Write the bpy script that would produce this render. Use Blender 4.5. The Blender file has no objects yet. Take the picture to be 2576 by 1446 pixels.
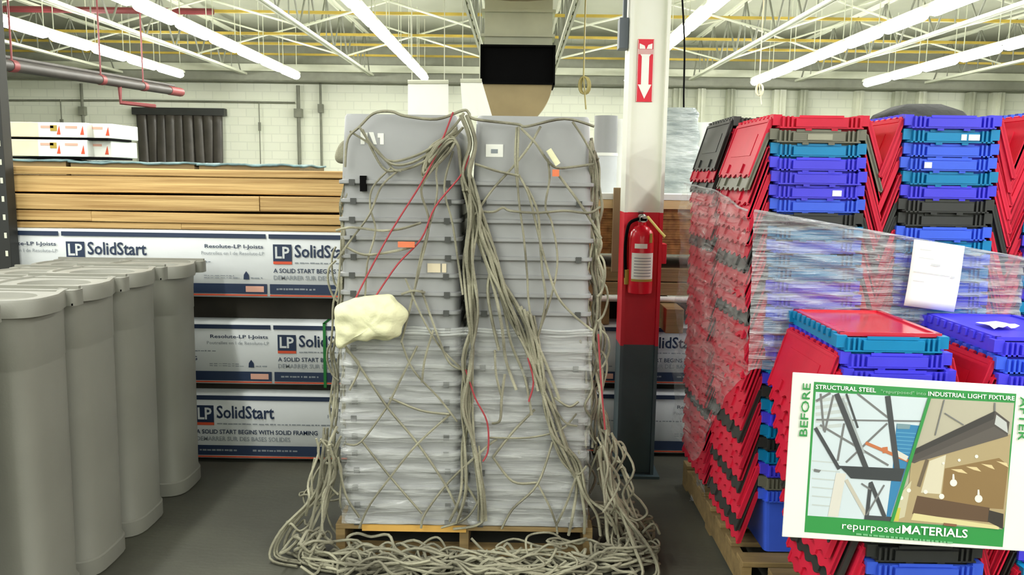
import bpy, math, random
from mathutils import Vector, Matrix
random.seed(7)
S = bpy.context.scene
COL = S.collection
R = math.radians
# ------------------------------------------------------------------ camera
F, CAMH = 2050.0, 1.68
CM = (Matrix.Rotation(R(.37), 4, 'Z') @ Matrix.Rotation(R(90 - 7.81), 4, 'X') @ Matrix.Rotation(R(.8), 4, 'Z'))
cd = bpy.data.cameras.new('camera')
cd.sensor_width = 36; cd.lens = F * 36 / 2576; cd.clip_start = .05; cd.clip_end = 200
cam = bpy.data.objects.new('camera', cd); COL.objects.link(cam)
cam.matrix_world = Matrix.Translation((0, 0, CAMH)) @ CM
S.camera = cam
CR = CM.to_3x3()
def at(px, py, Y=None, Z=None, X=None):
    d = CR @ Vector(((px - 1288) / F, (723 - py) / F, -1))
    t = Y / d.y if Y is not None else ((Z - CAMH) / d.z if Z is not None else X / d.x)
    return Vector((0, 0, CAMH)) + d * t
# ------------------------------------------------------------------ world, exposure
S.view_settings.view_transform = 'Standard'; S.view_settings.look = 'None'
S.view_settings.gamma = 1; S.view_settings.use_curve_mapping = False
S.view_settings.exposure = 0.95
S.cycles.use_denoising = True
S.cycles.max_bounces = 8; S.cycles.transparent_max_bounces = 16
S.cycles.caustics_reflective = False; S.cycles.caustics_refractive = False
S.cycles.sample_clamp_indirect = 6
W = bpy.data.worlds.new('world'); S.world = W; W.use_nodes = True
W.node_tree.nodes['Background'].inputs[0].default_value = (.9, 1, .85, 1)
W.node_tree.nodes['Background'].inputs[1].default_value = .1
# ------------------------------------------------------------------ lamps: the strip-light rows
LAMP_ROWS = [-7.3, -4.8, -2.05, 2.3, 5.0, 7.4, 11.2]
LAMP_Z = 3.73
TUBE_POWER = 22.0           # emission strength of every glowing diffuser
NEAR_W = {-7.3: 150, -4.8: 150, -2.05: 120, 2.3: 120, 5.0: 150, 7.4: 150}
def lamp(name, x, y, ly, w):
    l = bpy.data.lights.new(name, 'AREA'); l.shape = 'RECTANGLE'; l.size = .14; l.size_y = ly
    l.energy = w; l.color = (1, 1, .955)
    o = bpy.data.objects.new(name, l); COL.objects.link(o); o.location = (x, y, LAMP_Z)
for x, w in NEAR_W.items():       # the rows run on over and behind the camera
    lamp('row_lamp', x, 5.6, 6.0, w * .55)
    lamp('row_lamp', x, .2, 4.6, w * .55)
    lamp('row_lamp', x, -4.3, 4.2, w * .6)
# ------------------------------------------------------------------ helpers
def lin(c):
    c = c / 255
    return c / 12.92 if c <= .04045 else ((c + .055) / 1.055) ** 2.4
def rgb(c): return (lin(c[0]), lin(c[1]), lin(c[2]), 1)
MATS = {}
def mat(name, c, rough=.6, metal=0, var=.08, scale=6, stretch=(1, 1, 1), bump=0, bscale=None, spec=.5, c2=None, rand=0):
    if name in MATS: return MATS[name]
    m = bpy.data.materials.new(name); m.use_nodes = True; nt = m.node_tree; b = nt.nodes['Principled BSDF']
    b.inputs['Roughness'].default_value = rough; b.inputs['Metallic'].default_value = metal
    b.inputs['Specular IOR Level'].default_value = spec
    tc = nt.nodes.new('ShaderNodeTexCoord'); mp = nt.nodes.new('ShaderNodeMapping'); mp.inputs['Scale'].default_value = stretch
    nt.links.new(tc.outputs['Object'], mp.inputs[0])
    vec = mp.outputs[0]
    if rand:
        oi = nt.nodes.new('ShaderNodeObjectInfo'); ad = nt.nodes.new('ShaderNodeVectorMath'); ad.operation = 'MULTIPLY_ADD'
        nt.links.new(oi.outputs['Random'], ad.inputs[0]); ad.inputs[1].default_value = (17, 23, 31); nt.links.new(vec, ad.inputs[2]); vec = ad.outputs[0]
    nz = nt.nodes.new('ShaderNodeTexNoise'); nz.inputs['Scale'].default_value = scale; nz.inputs['Detail'].default_value = 5
    nt.links.new(vec, nz.inputs['Vector'])
    mx = nt.nodes.new('ShaderNodeMix'); mx.data_type = 'RGBA'
    a = rgb(c); k = 1 - var
    mx.inputs[6].default_value = (a[0] * k, a[1] * k, a[2] * k, 1)
    mx.inputs[7].default_value = rgb(c2) if c2 else (min(1, a[0] * (1 + var)), min(1, a[1] * (1 + var)), min(1, a[2] * (1 + var)), 1)
    rp = nt.nodes.new('ShaderNodeMapRange'); rp.inputs[1].default_value = .3; rp.inputs[2].default_value = .7
    nt.links.new(nz.outputs[0], rp.inputs[0]); nt.links.new(rp.outputs[0], mx.inputs[0])
    out = mx.outputs[2]
    if rand:
        hs = nt.nodes.new('ShaderNodeHueSaturation'); mr = nt.nodes.new('ShaderNodeMapRange')
        mr.inputs[3].default_value = 1 - rand; mr.inputs[4].default_value = 1 + rand
        nt.links.new(oi.outputs['Random'], mr.inputs[0]); nt.links.new(mr.outputs[0], hs.inputs['Value']); nt.links.new(out, hs.inputs['Color']); out = hs.outputs[0]
    nt.links.new(out, b.inputs['Base Color'])
    if bump:
        n2 = nt.nodes.new('ShaderNodeTexNoise'); n2.inputs['Scale'].default_value = bscale or scale * 3; n2.inputs['Detail'].default_value = 3
        nt.links.new(vec, n2.inputs['Vector'])
        bp = nt.nodes.new('ShaderNodeBump'); bp.inputs['Strength'].default_value = bump; bp.inputs['Distance'].default_value = .02
        nt.links.new(n2.outputs[0], bp.inputs['Height']); nt.links.new(bp.outputs[0], b.inputs['Normal'])
    MATS[name] = m
    return m
def glow(name, c, s):
    m = bpy.data.materials.new(name); m.use_nodes = True; b = m.node_tree.nodes['Principled BSDF']
    b.inputs['Base Color'].default_value = (.9, .9, .9, 1)
    b.inputs['Emission Color'].default_value = c; b.inputs['Emission Strength'].default_value = s
    return m
def film(name, fac, c, stretch, scale, bump=1.0, haze=.25):
    m = bpy.data.materials.new(name); m.use_nodes = True; nt = m.node_tree; b = nt.nodes['Principled BSDF']
    b.inputs['Base Color'].default_value = rgb(c); b.inputs['Roughness'].default_value = .16; b.inputs['Specular IOR Level'].default_value = 1.0
    tr = nt.nodes.new('ShaderNodeBsdfTransparent'); mix = nt.nodes.new('ShaderNodeMixShader')
    tc = nt.nodes.new('ShaderNodeTexCoord'); mp = nt.nodes.new('ShaderNodeMapping'); mp.inputs['Scale'].default_value = stretch
    nz = nt.nodes.new('ShaderNodeTexNoise'); nz.inputs['Scale'].default_value = scale; nz.inputs['Detail'].default_value = 4; nz.inputs['Distortion'].default_value = .6
    nt.links.new(tc.outputs['Object'], mp.inputs[0]); nt.links.new(mp.outputs[0], nz.inputs['Vector'])
    bp = nt.nodes.new('ShaderNodeBump'); bp.inputs['Strength'].default_value = bump; bp.inputs['Distance'].default_value = .03
    nt.links.new(nz.outputs[0], bp.inputs['Height']); nt.links.new(bp.outputs[0], b.inputs['Normal'])
    mr = nt.nodes.new('ShaderNodeMapRange'); mr.inputs[1].default_value = .35; mr.inputs[2].default_value = .75
    mr.inputs[3].default_value = fac; mr.inputs[4].default_value = min(1, fac + haze)
    nt.links.new(nz.outputs[0], mr.inputs[0]); nt.links.new(mr.outputs[0], mix.inputs[0])
    nt.links.new(tr.outputs[0], mix.inputs[1]); nt.links.new(b.outputs[0], mix.inputs[2])
    nt.links.new(mix.outputs[0], nt.nodes['Material Output'].inputs[0])
    return m
TXT = {}
def textgeo(s, bold=0.0, res=2):
    k = (s, bold)
    if k not in TXT:
        c = bpy.data.curves.new('t', 'FONT'); c.body = s; c.resolution_u = res; c.offset = bold; c.fill_mode = 'FRONT'
        o = bpy.data.objects.new('t', c); COL.objects.link(o)
        me = bpy.data.meshes.new_from_object(o.evaluated_get(bpy.context.evaluated_depsgraph_get()))
        vs = [(v.co.x, v.co.y) for v in me.vertices]; fs = [tuple(p.vertices) for p in me.polygons]
        bpy.data.objects.remove(o); bpy.data.curves.remove(c); bpy.data.meshes.remove(me)
        x0 = min(v[0] for v in vs); x1 = max(v[0] for v in vs); y0 = min(v[1] for v in vs); y1 = max(v[1] for v in vs)
        TXT[k] = ([((v[0] - x0) / (x1 - x0), (v[1] - y0) / (y1 - y0)) for v in vs], fs)
    return TXT[k]
class MB:
    def __init__(s): s.v = []; s.f = []; s.m = []
    def add(s, vs, fs, m=0):
        n = len(s.v); s.v += [tuple(v) for v in vs]; s.f += [tuple(i + n for i in f) for f in fs]; s.m += [m] * len(fs)
    def box(s, x0, x1, y0, y1, z0, z1, m=0, M=None):
        vs = [Vector((x, y, z)) for z in (z0, z1) for y in (y0, y1) for x in (x0, x1)]
        if M: vs = [M @ v for v in vs]
        s.add(vs, [(0, 2, 3, 1), (4, 5, 7, 6), (0, 1, 5, 4), (2, 6, 7, 3), (0, 4, 6, 2), (1, 3, 7, 5)], m)
    def tube(s, pts, r, n=6, m=0, closed=False, flat=1):
        pts = [Vector(p) for p in pts]; N = len(pts); rings = []; up = None
        for i, p in enumerate(pts):
            a = pts[(i - 1) % N] if closed or i > 0 else p
            b = pts[(i + 1) % N] if closed or i < N - 1 else p
            t = (b - a)
            t = t.normalized() if t.length > 1e-9 else Vector((0, 0, 1))
            if up is None:
                up = t.orthogonal().normalized()
            up = (up - t * up.dot(t))
            up = up.normalized() if up.length > 1e-6 else t.orthogonal().normalized()
            w = t.cross(up); rr = r[i] if isinstance(r, (list, tuple)) else r
            rings.append([p + (up * math.cos(2 * math.pi * k / n) + w * math.sin(2 * math.pi * k / n) * flat) * rr for k in range(n)])
        s.loft(rings, m, loop=closed, caps=not closed)
    def loft(s, rings, m=0, loop=False, caps=True):
        n = len(rings[0]); vs = [v for r in rings for v in r]; fs = []; N = len(rings)
        for i in range(N if loop else N - 1):
            j = (i + 1) % N
            for k in range(n):
                l = (k + 1) % n
                fs.append((i * n + k, i * n + l, j * n + l, j * n + k))
        if caps and not loop:
            fs.append(tuple(reversed(range(n)))); fs.append(tuple((N - 1) * n + k for k in range(n)))
        s.add(vs, fs, m)
    def prism(s, out, d, m=0, M=None):       # outline of 3D points, extruded by the vector d
        a = [Vector(p) for p in out]; b = [p + Vector(d) for p in a]
        if M: a = [M @ p for p in a]; b = [M @ p for p in b]
        n = len(a); s.add(a + b, [tuple(reversed(range(n))), tuple(range(n, 2 * n))] + [(i, (i + 1) % n, n + (i + 1) % n, n + i) for i in range(n)], m)
    def text(s, t, o, ex, ey, m=0, bold=0.0, res=2):   # fills the parallelogram o, o+ex, o+ey
        vs, fs = textgeo(t, bold, res); o = Vector(o); ex = Vector(ex); ey = Vector(ey)
        s.add([o + ex * a + ey * b for a, b in vs], fs, m)
    def grid(s, nu, nv, fn, m=0):
        n = len(s.v); s.v += [tuple(fn(i / nu, j / nv)) for j in range(nv + 1) for i in range(nu + 1)]
        for j in range(nv):
            for i in range(nu):
                a = n + j * (nu + 1) + i; s.f.append((a, a + 1, a + nu + 2, a + nu + 1)); s.m.append(m)
    def mesh(s, name, mats, smooth=False):
        me = bpy.data.meshes.new(name); me.from_pydata(s.v, [], s.f); me.update()
        for x in (mats if isinstance(mats, (list, tuple)) else [mats]): me.materials.append(x)
        me.polygons.foreach_set('material_index', s.m)
        if smooth:
            me.polygons.foreach_set('use_smooth', [True] * len(me.polygons))
            me.set_sharp_from_angle(angle=R(smooth if smooth > 1 else 40))
        return me
    def build(s, name, mats, parent=None, smooth=False, bevel=0):
        o = link(name, s.mesh(name, mats, smooth), parent)
        if bevel:
            b = o.modifiers.new('edge', 'BEVEL'); b.width = bevel; b.segments = 2; b.limit_method = 'ANGLE'
        return o
def link(name, me, parent=None):
    o = bpy.data.objects.new(name, me); COL.objects.link(o)
    if parent: o.parent = parent
    return o
def tag(o, label, cat, group=None, kind=None):
    o['label'] = label; o['category'] = cat
    if group: o['group'] = group
    if kind: o['kind'] = kind
    return o
def thing(name, loc, label, cat, group=None, rz=0):
    o = bpy.data.objects.new(name, None); COL.objects.link(o); o.location = loc; o.rotation_euler.z = rz
    o.empty_display_size = .1
    return tag(o, label, cat, group)
def struct(name, mb, m, smooth=False):
    o = mb.build(name, m, smooth=smooth); o['kind'] = 'structure'; return o
def dup(root, loc, rz=None):
    r = root.copy(); COL.objects.link(r); r.location = loc
    if rz is not None: r.rotation_euler.z = rz
    for ch in list(root.children):
        c = ch.copy(); COL.objects.link(c); c.parent = r
        for g in ch.children:
            d = g.copy(); COL.objects.link(d); d.parent = c
    return r
def rrect(w, d, r, z, n=4, cx=0, cy=0):
    pts = []
    for sx, sy, a0 in ((1, 1, 0), (-1, 1, 90), (-1, -1, 180), (1, -1, 270)):
        for k in range(n + 1):
            a = R(a0 + 90 * k / n)
            pts.append(Vector((cx + sx * (w / 2 - r) + r * math.cos(a), cy + sy * (d / 2 - r) + r * math.sin(a), z)))
    return pts
def smoothline(p, k=4, closed=False):
    p = [Vector(q) for q in p]; n = len(p); out = []
    for i in range(n if closed else n - 1):
        a, b, c, d = (p[(i - 1) % n], p[i], p[(i + 1) % n], p[(i + 2) % n]) if closed else (p[max(i - 1, 0)], p[i], p[i + 1], p[min(i + 2, n - 1)])
        for j in range(k):
            t = j / k
            out.append(.5 * ((2 * b) + (c - a) * t + (2 * a - 5 * b + 4 * c - d) * t * t + (3 * b - a - 3 * c + d) * t ** 3))
    if not closed: out.append(p[-1])
    return out
def nth(i):
    W_ = ['first', 'second', 'third', 'fourth', 'fifth', 'sixth', 'seventh', 'eighth', 'ninth', 'tenth']
    return W_[i] if i < 10 else '%d%s' % (i + 1, {1: 'st', 2: 'nd', 3: 'rd'}.get((i + 1) % 10, 'th') if (i + 1) not in (11, 12, 13) else 'th')
def fbm(x, y, s=0):
    return (math.sin(x * 1.7 + y * 2.3 + s) + .6 * math.sin(x * 4.1 - y * 3.3 + s * 2.1) + .35 * math.sin(x * 9.3 + y * 7.7 + s * .7)) / 1.95
# ------------------------------------------------------------------ materials
m_floor = mat('dark concrete', (66, 66, 60), .55, var=.2, scale=1.3, stretch=(.5, 1.2, 1), bump=.08, bscale=40, c2=(90, 91, 78))
m_wall = None
m_deck = mat('painted deck', (178, 181, 162), .7, var=.06, scale=1)
m_steel = mat('white painted steel', (215, 218, 198), .5, var=.08, scale=3)
m_steel_dk = mat('dirty steel', (120, 122, 108), .6, var=.2, scale=4)
m_yellow = mat('yellow paint', (178, 154, 62), .5, var=.2, scale=2)
m_redpipe = mat('dull red paint', (120, 50, 52), .5, var=.15, scale=3)
m_darkpipe = mat('dark pipe', (62, 58, 56), .5, var=.2, scale=4)
m_black = mat('black', (5, 5, 6), .8, var=.1, spec=.1)
m_tan = mat('tan sheet metal', (176, 158, 118), .6, var=.1, scale=3)
m_ducty = mat('grey green sheet metal', (196, 199, 176), .6, var=.08, scale=3)
m_white = mat('white plastic', (238, 240, 232), .5, var=.03)
m_sheet = mat('translucent white sheet', (248, 249, 244), .6, var=.01)
_n = m_sheet.node_tree; _t = _n.nodes.new('ShaderNodeBsdfTranslucent'); _t.inputs[0].default_value = (.95, .96, .93, 1); _x = _n.nodes.new('ShaderNodeMixShader'); _x.inputs[0].default_value = .5
_n.links.new(_n.nodes['Principled BSDF'].outputs[0], _x.inputs[1]); _n.links.new(_t.outputs[0], _x.inputs[2]); _n.links.new(_x.outputs[0], _n.nodes['Material Output'].inputs[0])
m_lamp = glow('lamp diffuser', (1, 1, .93, 1), TUBE_POWER)
m_bin = mat('grey bin plastic', (136, 136, 126), .5, var=.05, scale=3, bump=.03, bscale=120)
m_bintop = m_bin
m_tub = mat('grey tub plastic', (156, 158, 158), .42, var=.05, scale=4, rand=.05)
m_wrapw = mat('white lumber wrap', (214, 219, 219), .45, var=.04, scale=2.5, bump=.12, bscale=9)
m_navy = mat('navy print', (34, 50, 78), .5, var=.05)
m_orange = mat('red orange print', (214, 84, 52), .5, var=.05)
m_greyprint = mat('grey print', (138, 146, 152), .5, var=.05)
m_peach = mat('peach print', (222, 170, 150), .5, var=.05)
m_timber = mat('spruce timber', (186, 144, 82), .6, var=.25, scale=4, stretch=(.35, 6, 16), c2=(222, 188, 126), bump=.15, rand=.09)
m_timber_dk = mat('weathered timber', (142, 118, 78), .7, var=.18, scale=3, stretch=(.5, 6, 14), bump=.1, rand=.08)
m_osb = mat('strand board', (150, 104, 52), .7, var=.35, scale=26, stretch=(1, 1, .8), c2=(184, 134, 74))
m_block = mat('brown spacer wood', (118, 92, 60), .7, var=.2, scale=4, stretch=(1, 6, 6), rand=.1)
m_cream = mat('cream board', (226, 214, 184), .6, var=.05)
m_card = mat('brown cardboard', (158, 134, 102), .8, var=.08)
m_pal = mat('pallet wood', (140, 118, 76), .75, var=.25, scale=3, stretch=(1, 8, 8), bump=.15, rand=.1)
m_rope = mat('grey rope', (126, 123, 104), .85, var=.3, scale=7, bump=.3, bscale=160, c2=(172, 170, 146))
m_red = mat('red plastic', (206, 34, 62), .45, var=.1, scale=5, rand=.07, bump=.03, bscale=90, spec=.28)
m_redgl = mat('glossy red plastic', (206, 40, 60), .16, var=.1, scale=5, spec=.9)
m_redtop = m_redgl
m_cord = mat('red cord', (168, 66, 72), .8)
m_canvas = mat('cream canvas', (222, 222, 182), .9, var=.1, scale=8, bump=.2, bscale=60)
m_violet = mat('violet blue plastic', (74, 68, 220), .38, var=.06, scale=5, rand=.06, spec=.35)
m_blue = mat('mid blue plastic', (62, 98, 222), .38, var=.06, scale=5, rand=.06, spec=.35)
m_teal = mat('teal plastic', (14, 128, 178), .38, var=.06, scale=5, rand=.06, spec=.35)
m_blk = mat('black plastic', (44, 46, 44), .45, var=.12, scale=5, rand=.1)
m_grey = mat('grey plastic', (112, 112, 96), .45, var=.08, scale=5, rand=.05)
m_board = mat('placard board', (220, 222, 212), .6, var=.02)
m_paper = mat('white paper', (246, 248, 240), .7, var=.01)
m_green = mat('green print', (28, 132, 54), .5, var=.03)
m_colwhite = mat('column off white paint', (238, 240, 226), .45, var=.04, scale=1.5)
m_colred = mat('column red paint', (222, 24, 52), .5, var=.1, scale=3)
m_colslate = mat('column slate paint', (74, 92, 98), .5, var=.12, scale=4)
m_extred = mat('extinguisher red', (226, 18, 44), .25, var=.03)
m_metal = mat('dull metal', (150, 150, 146), .35, metal=.8, var=.1)
m_filmA = film('crate stretch film', .20, (214, 220, 222), (1.6, 1.6, 24), 2.6, 1.0, .45)
m_filmL = film('crate side film', .10, (214, 218, 216), (2, 2, 9), 2.6, 1.0, .3)
m_filmT = film('tub stretch film', .08, (230, 234, 230), (1.6, 1.6, 16), 2.2, .8, .42)
def wallmat():
    m = bpy.data.materials.new('painted block wall'); m.use_nodes = True; nt = m.node_tree; b = nt.nodes['Principled BSDF']
    b.inputs['Roughness'].default_value = .6
    tc = nt.nodes.new('ShaderNodeTexCoord'); mp = nt.nodes.new('ShaderNodeMapping'); mp.inputs['Rotation'].default_value = (R(90), 0, 0)
    br = nt.nodes.new('ShaderNodeTexBrick'); br.inputs['Scale'].default_value = 1
    br.inputs['Color1'].default_value = rgb((234, 237, 220)); br.inputs['Color2'].default_value = rgb((231, 235, 217)); br.inputs['Mortar'].default_value = rgb((221, 225, 208))
    br.inputs['Mortar Size'].default_value = .012; br.inputs['Brick Width'].default_value = .4; br.inputs['Row Height'].default_value = .2
    nt.links.new(tc.outputs['Object'], mp.inputs[0]); nt.links.new(mp.outputs[0], br.inputs[0]); nt.links.new(br.outputs[0], b.inputs['Base Color'])
    return m
m_wall = wallmat()
# ------------------------------------------------------------------ the building
RX, Y0, Y1, CZ = 16, -7, 20, 4.95
b = MB(); b.box(-RX, RX, Y0, Y1, -.2, 0); struct('floor', b, m_floor)
b = MB(); b.box(-RX, RX, Y0, Y1, CZ, CZ + .1)
struct('ceiling', b, m_deck)
b = MB(); b.box(-RX, RX, Y1, Y1 + .2, 0, CZ); struct('wall_back', b, m_wall)
b = MB(); b.box(-RX - .2, -RX, Y0, Y1, 0, CZ); struct('wall_left', b, m_wall)
b = MB(); b.box(RX, RX + .2, Y0, Y1, 0, CZ); struct('wall_right', b, m_wall)
b = MB(); b.box(-RX, RX, Y0 - .2, Y0, 0, CZ); struct('wall_front', b, m_wall)
# eaves girder along the back wall
g = thing('eaves_girder', (0, 19.5, 3.8), 'long white eaves beam running along the top of the back wall', 'beam')
b = MB(); b.box(-RX, RX, .0, .08, 0, .9); b.build('web', mat('grey beam paint', (150, 152, 138), .6), g)
b = MB(); b.box(-RX, RX, -.2, .1, .2, .36); b.build('fascia', m_steel, g)
b = MB(); b.box(-RX, RX, -.1, .16, -.02, .01); b.build('flange', m_steel_dk, g)
# joists
BC, TC = 3.92, 4.80
jx = [-12.2, -9.3, -6.4, -3.45, -.72, .72, 3.95, 6.4, 9.4, 12.4]
jl = ['white open-web roof joist at the far left beyond the outermost light row', 'white open-web roof joist left of the leftmost light row', 'white open-web roof joist between the two leftmost light rows',
      'white open-web roof joist between the second and third light rows from the left', 'white open-web roof joist passing the left side of the black air duct mouth',
      'white open-web roof joist passing the right side of the black air duct mouth', 'white open-web roof joist just right of the painted column', 'white open-web roof joist between the right-hand light rows above the crates',
      'white open-web roof joist above the right edge of the crates', 'white open-web roof joist at the far right beyond the last light row']
bb = MB(); bb.box(-.05, -.012, 0, 17.4, 0, .05); bb.box(.012, .05, 0, 17.4, 0, .05); bc_me = bb.mesh('bottom_chord', m_steel)
bb = MB(); bb.box(-.05, -.012, 0, 17.4, -.05, 0); bb.box(.012, .05, 0, 17.4, -.05, 0); tc_me = bb.mesh('top_chord', m_steel)
bb = MB(); n = 14
for i in range(n):
    y = .3 + i * 1.2
    bb.tube([(0, y, .02), (0, y + .6, TC - BC - .02)], .017, 6); bb.tube([(0, y + .6, TC - BC - .02), (0, y + 1.2, .02)], .017, 6)
    bb.tube([(0, y + .6, .02), (0, y + .6, TC - BC - .02)], .012, 5)
wb_me = bb.mesh('web', m_steel_dk, smooth=True)
for x, l in zip(jx, jl):
    t = thing('roof_joist', (x, 2.0, BC), l, 'roof joist', 'open-web roof joists')
    link('bottom_chord', bc_me, t); o = link('top_chord', tc_me, t); o.location.z = TC - BC; link('web', wb_me, t)
# cross bracing between joists: pairs of thin struts
for i in range(len(jx) - 1):
    if abs(jx[i]) < 1 and abs(jx[i + 1]) < 1: continue
    for k, y in enumerate((10.4, 13.2, 16.4)):
        t = thing('cross_brace', ((jx[i] + jx[i + 1]) / 2, y, BC), 'white crossed brace, %s joist bay from left, %s row from back' % (nth(i), nth(2 - k)), 'brace', 'crossed braces between the joists')
        w = (jx[i + 1] - jx[i]) / 2 - .06
        for s in (-1, 1):
            b = MB(); b.tube([(-w * s, 0.02 * s, .05), (w * s, .02 * s, TC - BC - .06)], .018, 5); b.build('strut', m_steel, t)
# yellow bridging bars and the red pipe
for k, (y, z) in enumerate(((13.8, 4.28), (15.9, 4.28), (17.1, 4.28), (18.6, 4.28))):
    b = MB(); b.box(-13, 13, -.03, .03, -.022, .022); o = b.build('bridging_bar', m_yellow); o.location = (0, y, z)
    tag(o, 'yellow bar crossing the roof joists, %s from the back wall' % nth(3 - k), 'bar', 'yellow bridging bars')
b = MB(); b.tube([(-14, 0, 0), (-4.9, 0, 0)], .05, 8); o = b.build('sprinkler_pipe', m_redpipe, smooth=True); o.location = (0, 13.4, 4.2)
tag(o, 'thin dull red pipe crossing the joists at upper left', 'pipe')
# heavy dark pipe at upper left
p0 = at(-60, 152, Y=9.0); p1 = at(455, 232, Y=14.0)
t = thing('overhead_pipe', p0, 'heavy dark overhead pipe with red bands at upper left', 'pipe')
d = p1 - p0
b = MB(); b.tube([(0, 0, 0), d], .065, 10); b.tube([(-.12, 0, .1), d + Vector((-.12, 0, .1))], .03, 8); b.build('pipe_run', m_darkpipe, t, smooth=True)
for f in (.12, .5, .74, .955):
    q = d * f; b = MB(); b.tube([q - d.normalized() * (.05 if f < .9 else .22), q + d.normalized() * (.05 if f < .9 else .22)], .072, 10)
    if f < .9: b.tube([q, q + Vector((0, 0, 4.9 - p0.z - q.z))], .012, 5)
    b.build('red_band', m_redpipe, t, smooth=True)
b = MB(); b.tube([d * .6 + Vector((0, 0, -.05)), d * .6 + Vector((0, 0, -.28)), d * .6 + Vector((.35, .35, -.3))], .03, 6); b.build('branch', m_redpipe, t, smooth=True)
# strip lights
hb = MB(); hb.box(-.05, .05, -.635, .635, .06, .1); h_me = hb.mesh('housing', m_steel)
db = MB()
ring = lambda y, s: [Vector((.085 * s * math.cos(R(30 * k)), y, .07 * s * math.sin(R(30 * k)))) for k in range(12)]
db.loft([ring(-.56, .35), ring(-.545, .7), ring(-.47, 1), ring(.47, 1), ring(.545, .7), ring(.56, .35)]); d_me = db.mesh('diffuser', m_lamp, smooth=True)
hgb = MB(); hgb.tube([(0, 0, .1), (0, 0, CZ - LAMP_Z)], .008, 4); hang_me = hgb.mesh('hanger', m_steel)
rown = ['leftmost light row', 'second light row from the left', 'light row ending above the grey tubs', 'light row beside the painted column', 'light row above the left crate stacks', 'light row above the right crate stacks', 'rightmost light row']
for ri, x in enumerate(LAMP_ROWS):
    ys = [17.4 - 1.27 * k for k in range(7)]
    if ri == 0: ys = ys[:6]
    if ri == 6: ys = ys[:3]
    for k, y in enumerate(ys):
        t = thing('strip_light', (x, y, LAMP_Z), 'strip light, %s from back wall in the %s' % (nth(k), rown[ri]), 'strip light', 'ceiling strip lights')
        link('housing', h_me, t); link('diffuser', d_me, t)
        for hy in (-.5, .5): link('hanger', hang_me, t).location.y = hy
# suspended air unit in the middle
YA = 9.0
a0 = at(1207, 111, Y=YA); a1 = at(1396, 213, Y=YA)
t = thing('air_unit', (a0.x, YA, a1.z), 'hanging air duct with a black rectangular mouth and tan scoop in mid ceiling', 'air duct')
w = a1.x - a0.x; h = a0.z - a1.z
b = MB(); b.box(0, w, .06, .6, 0, h); b.box(0, w, 0, .06, 0, .02); b.box(0, w, 0, .06, h - .02, h); b.box(0, .02, 0, .06, 0, h); b.box(w - .02, w, 0, .06, 0, h); b.build('mouth', m_black, t)
b = MB(); b.box(.04, w - .03, .25, .6, h, CZ - a1.z - .15); b.box(.0, w, .22, .6, h + .12, h + .15); b.box(.0, w, .22, .6, h + .38, h + .41); b.build('riser_duct', m_ducty, t)
b = MB()
rings = []
for k in range(7):
    f = k / 6; z = -.36 * f; x0 = .1 * f * f; x1 = w - .03 - .19 * f * f; dd = .55 - .25 * f
    rings.append([(x0, .03 + .1 * f, z), (x1, .03 + .1 * f, z), (x1, .03 + dd, z), (x0, .03 + dd, z)])
b.loft([[Vector(q) for q in r] for r in rings]); b.build('scoop', m_tan, t, smooth=True)
b = MB(); c0 = at(1305, -16, Y=8.2) - Vector((a0.x, YA, a1.z))
b.loft([[c0 + Vector((r_ * math.cos(R(20 * k)), r_ * math.sin(R(20 * k)), zz)) for k in range(18)] for r_, zz in ((.3, 0), (.5, .03), (.52, .1), (.52, CZ - a1.z - c0.z))])
b.build('round_collar', m_tan, t, smooth=True)
# white sheets hanging behind the tubs, blown bright by the lamps
t = thing('hanging_sheet', at(1075, 205, Y=8.0), 'bright white square sheet hanging above the left tub stack', 'sheet', 'bright white sheets behind the tubs')
def sheet(px0, px1, py0, py1, skew, Y, parent):
    o = parent.location
    b = MB()
    def fn(u, v):
        p = at(px0 + (px1 - px0) * u + skew * v * (.25 + .75 * u), py0 + (py1 - py0) * v, Y=Y); return p - o + Vector((0, .03 * math.sin(u * 9) * v, 0))
    b.grid(10, 8, fn); b.build('cloth', m_sheet, parent, smooth=True)
    b = MB(); b.tube([fn(0, 0), fn(1, 0)], .02, 6)
    for u in (.1, .9):
        q = Vector(fn(u, 0)); b.tube([q, q + Vector((0, 0, CZ - o.z - q.z))], .006, 4)
    b.build('hanging_rod', m_steel, parent)
sheet(1026, 1128, 206, 300, 0, 8.0, t)
t = thing('hanging_sheet', at(1195, 203, Y=8.1), 'bright white slanting sheet hanging left of the tan scoop', 'sheet', 'bright white sheets behind the tubs')
sheet(1158, 1212, 203, 292, 26, 8.1, t)
# back wall fittings: strip curtain, conduits, pilaster posts
c0 = at(346, 276, Y=19.9); c1 = at(558, 276, Y=19.9)
t = thing('strip_curtain', (c0.x, 19.86, 0), 'dark strip curtain over a doorway in the white back wall', 'strip curtain')
hz = c0.z; cw = c1.x - c0.x
b = MB(); b.box(-.08, cw + .1, -.1, .1, hz - .12, hz + .05); b.build('header', m_blk, t)
m_curt = mat('dark vinyl', (64, 60, 54), .4, var=.25, scale=3, rand=.12)
for k in range(9):
    b = MB(); x0 = cw * k / 9; x1 = cw * (k + 1) / 9 + .02; dy = .012 * (k % 2)
    b.grid(4, 10, lambda u, v: (x0 + (x1 - x0) * u + .02 * math.sin(v * 3 + k), -.04 - dy - .03 * math.sin(u * math.pi) + .05 * math.sin(k * 2.1) * v, hz * (1 - v) + .02))
    o = b.build('strip', m_curt, t, smooth=True); s = o.modifiers.new('thick', 'SOLIDIFY'); s.thickness = .006
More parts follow.
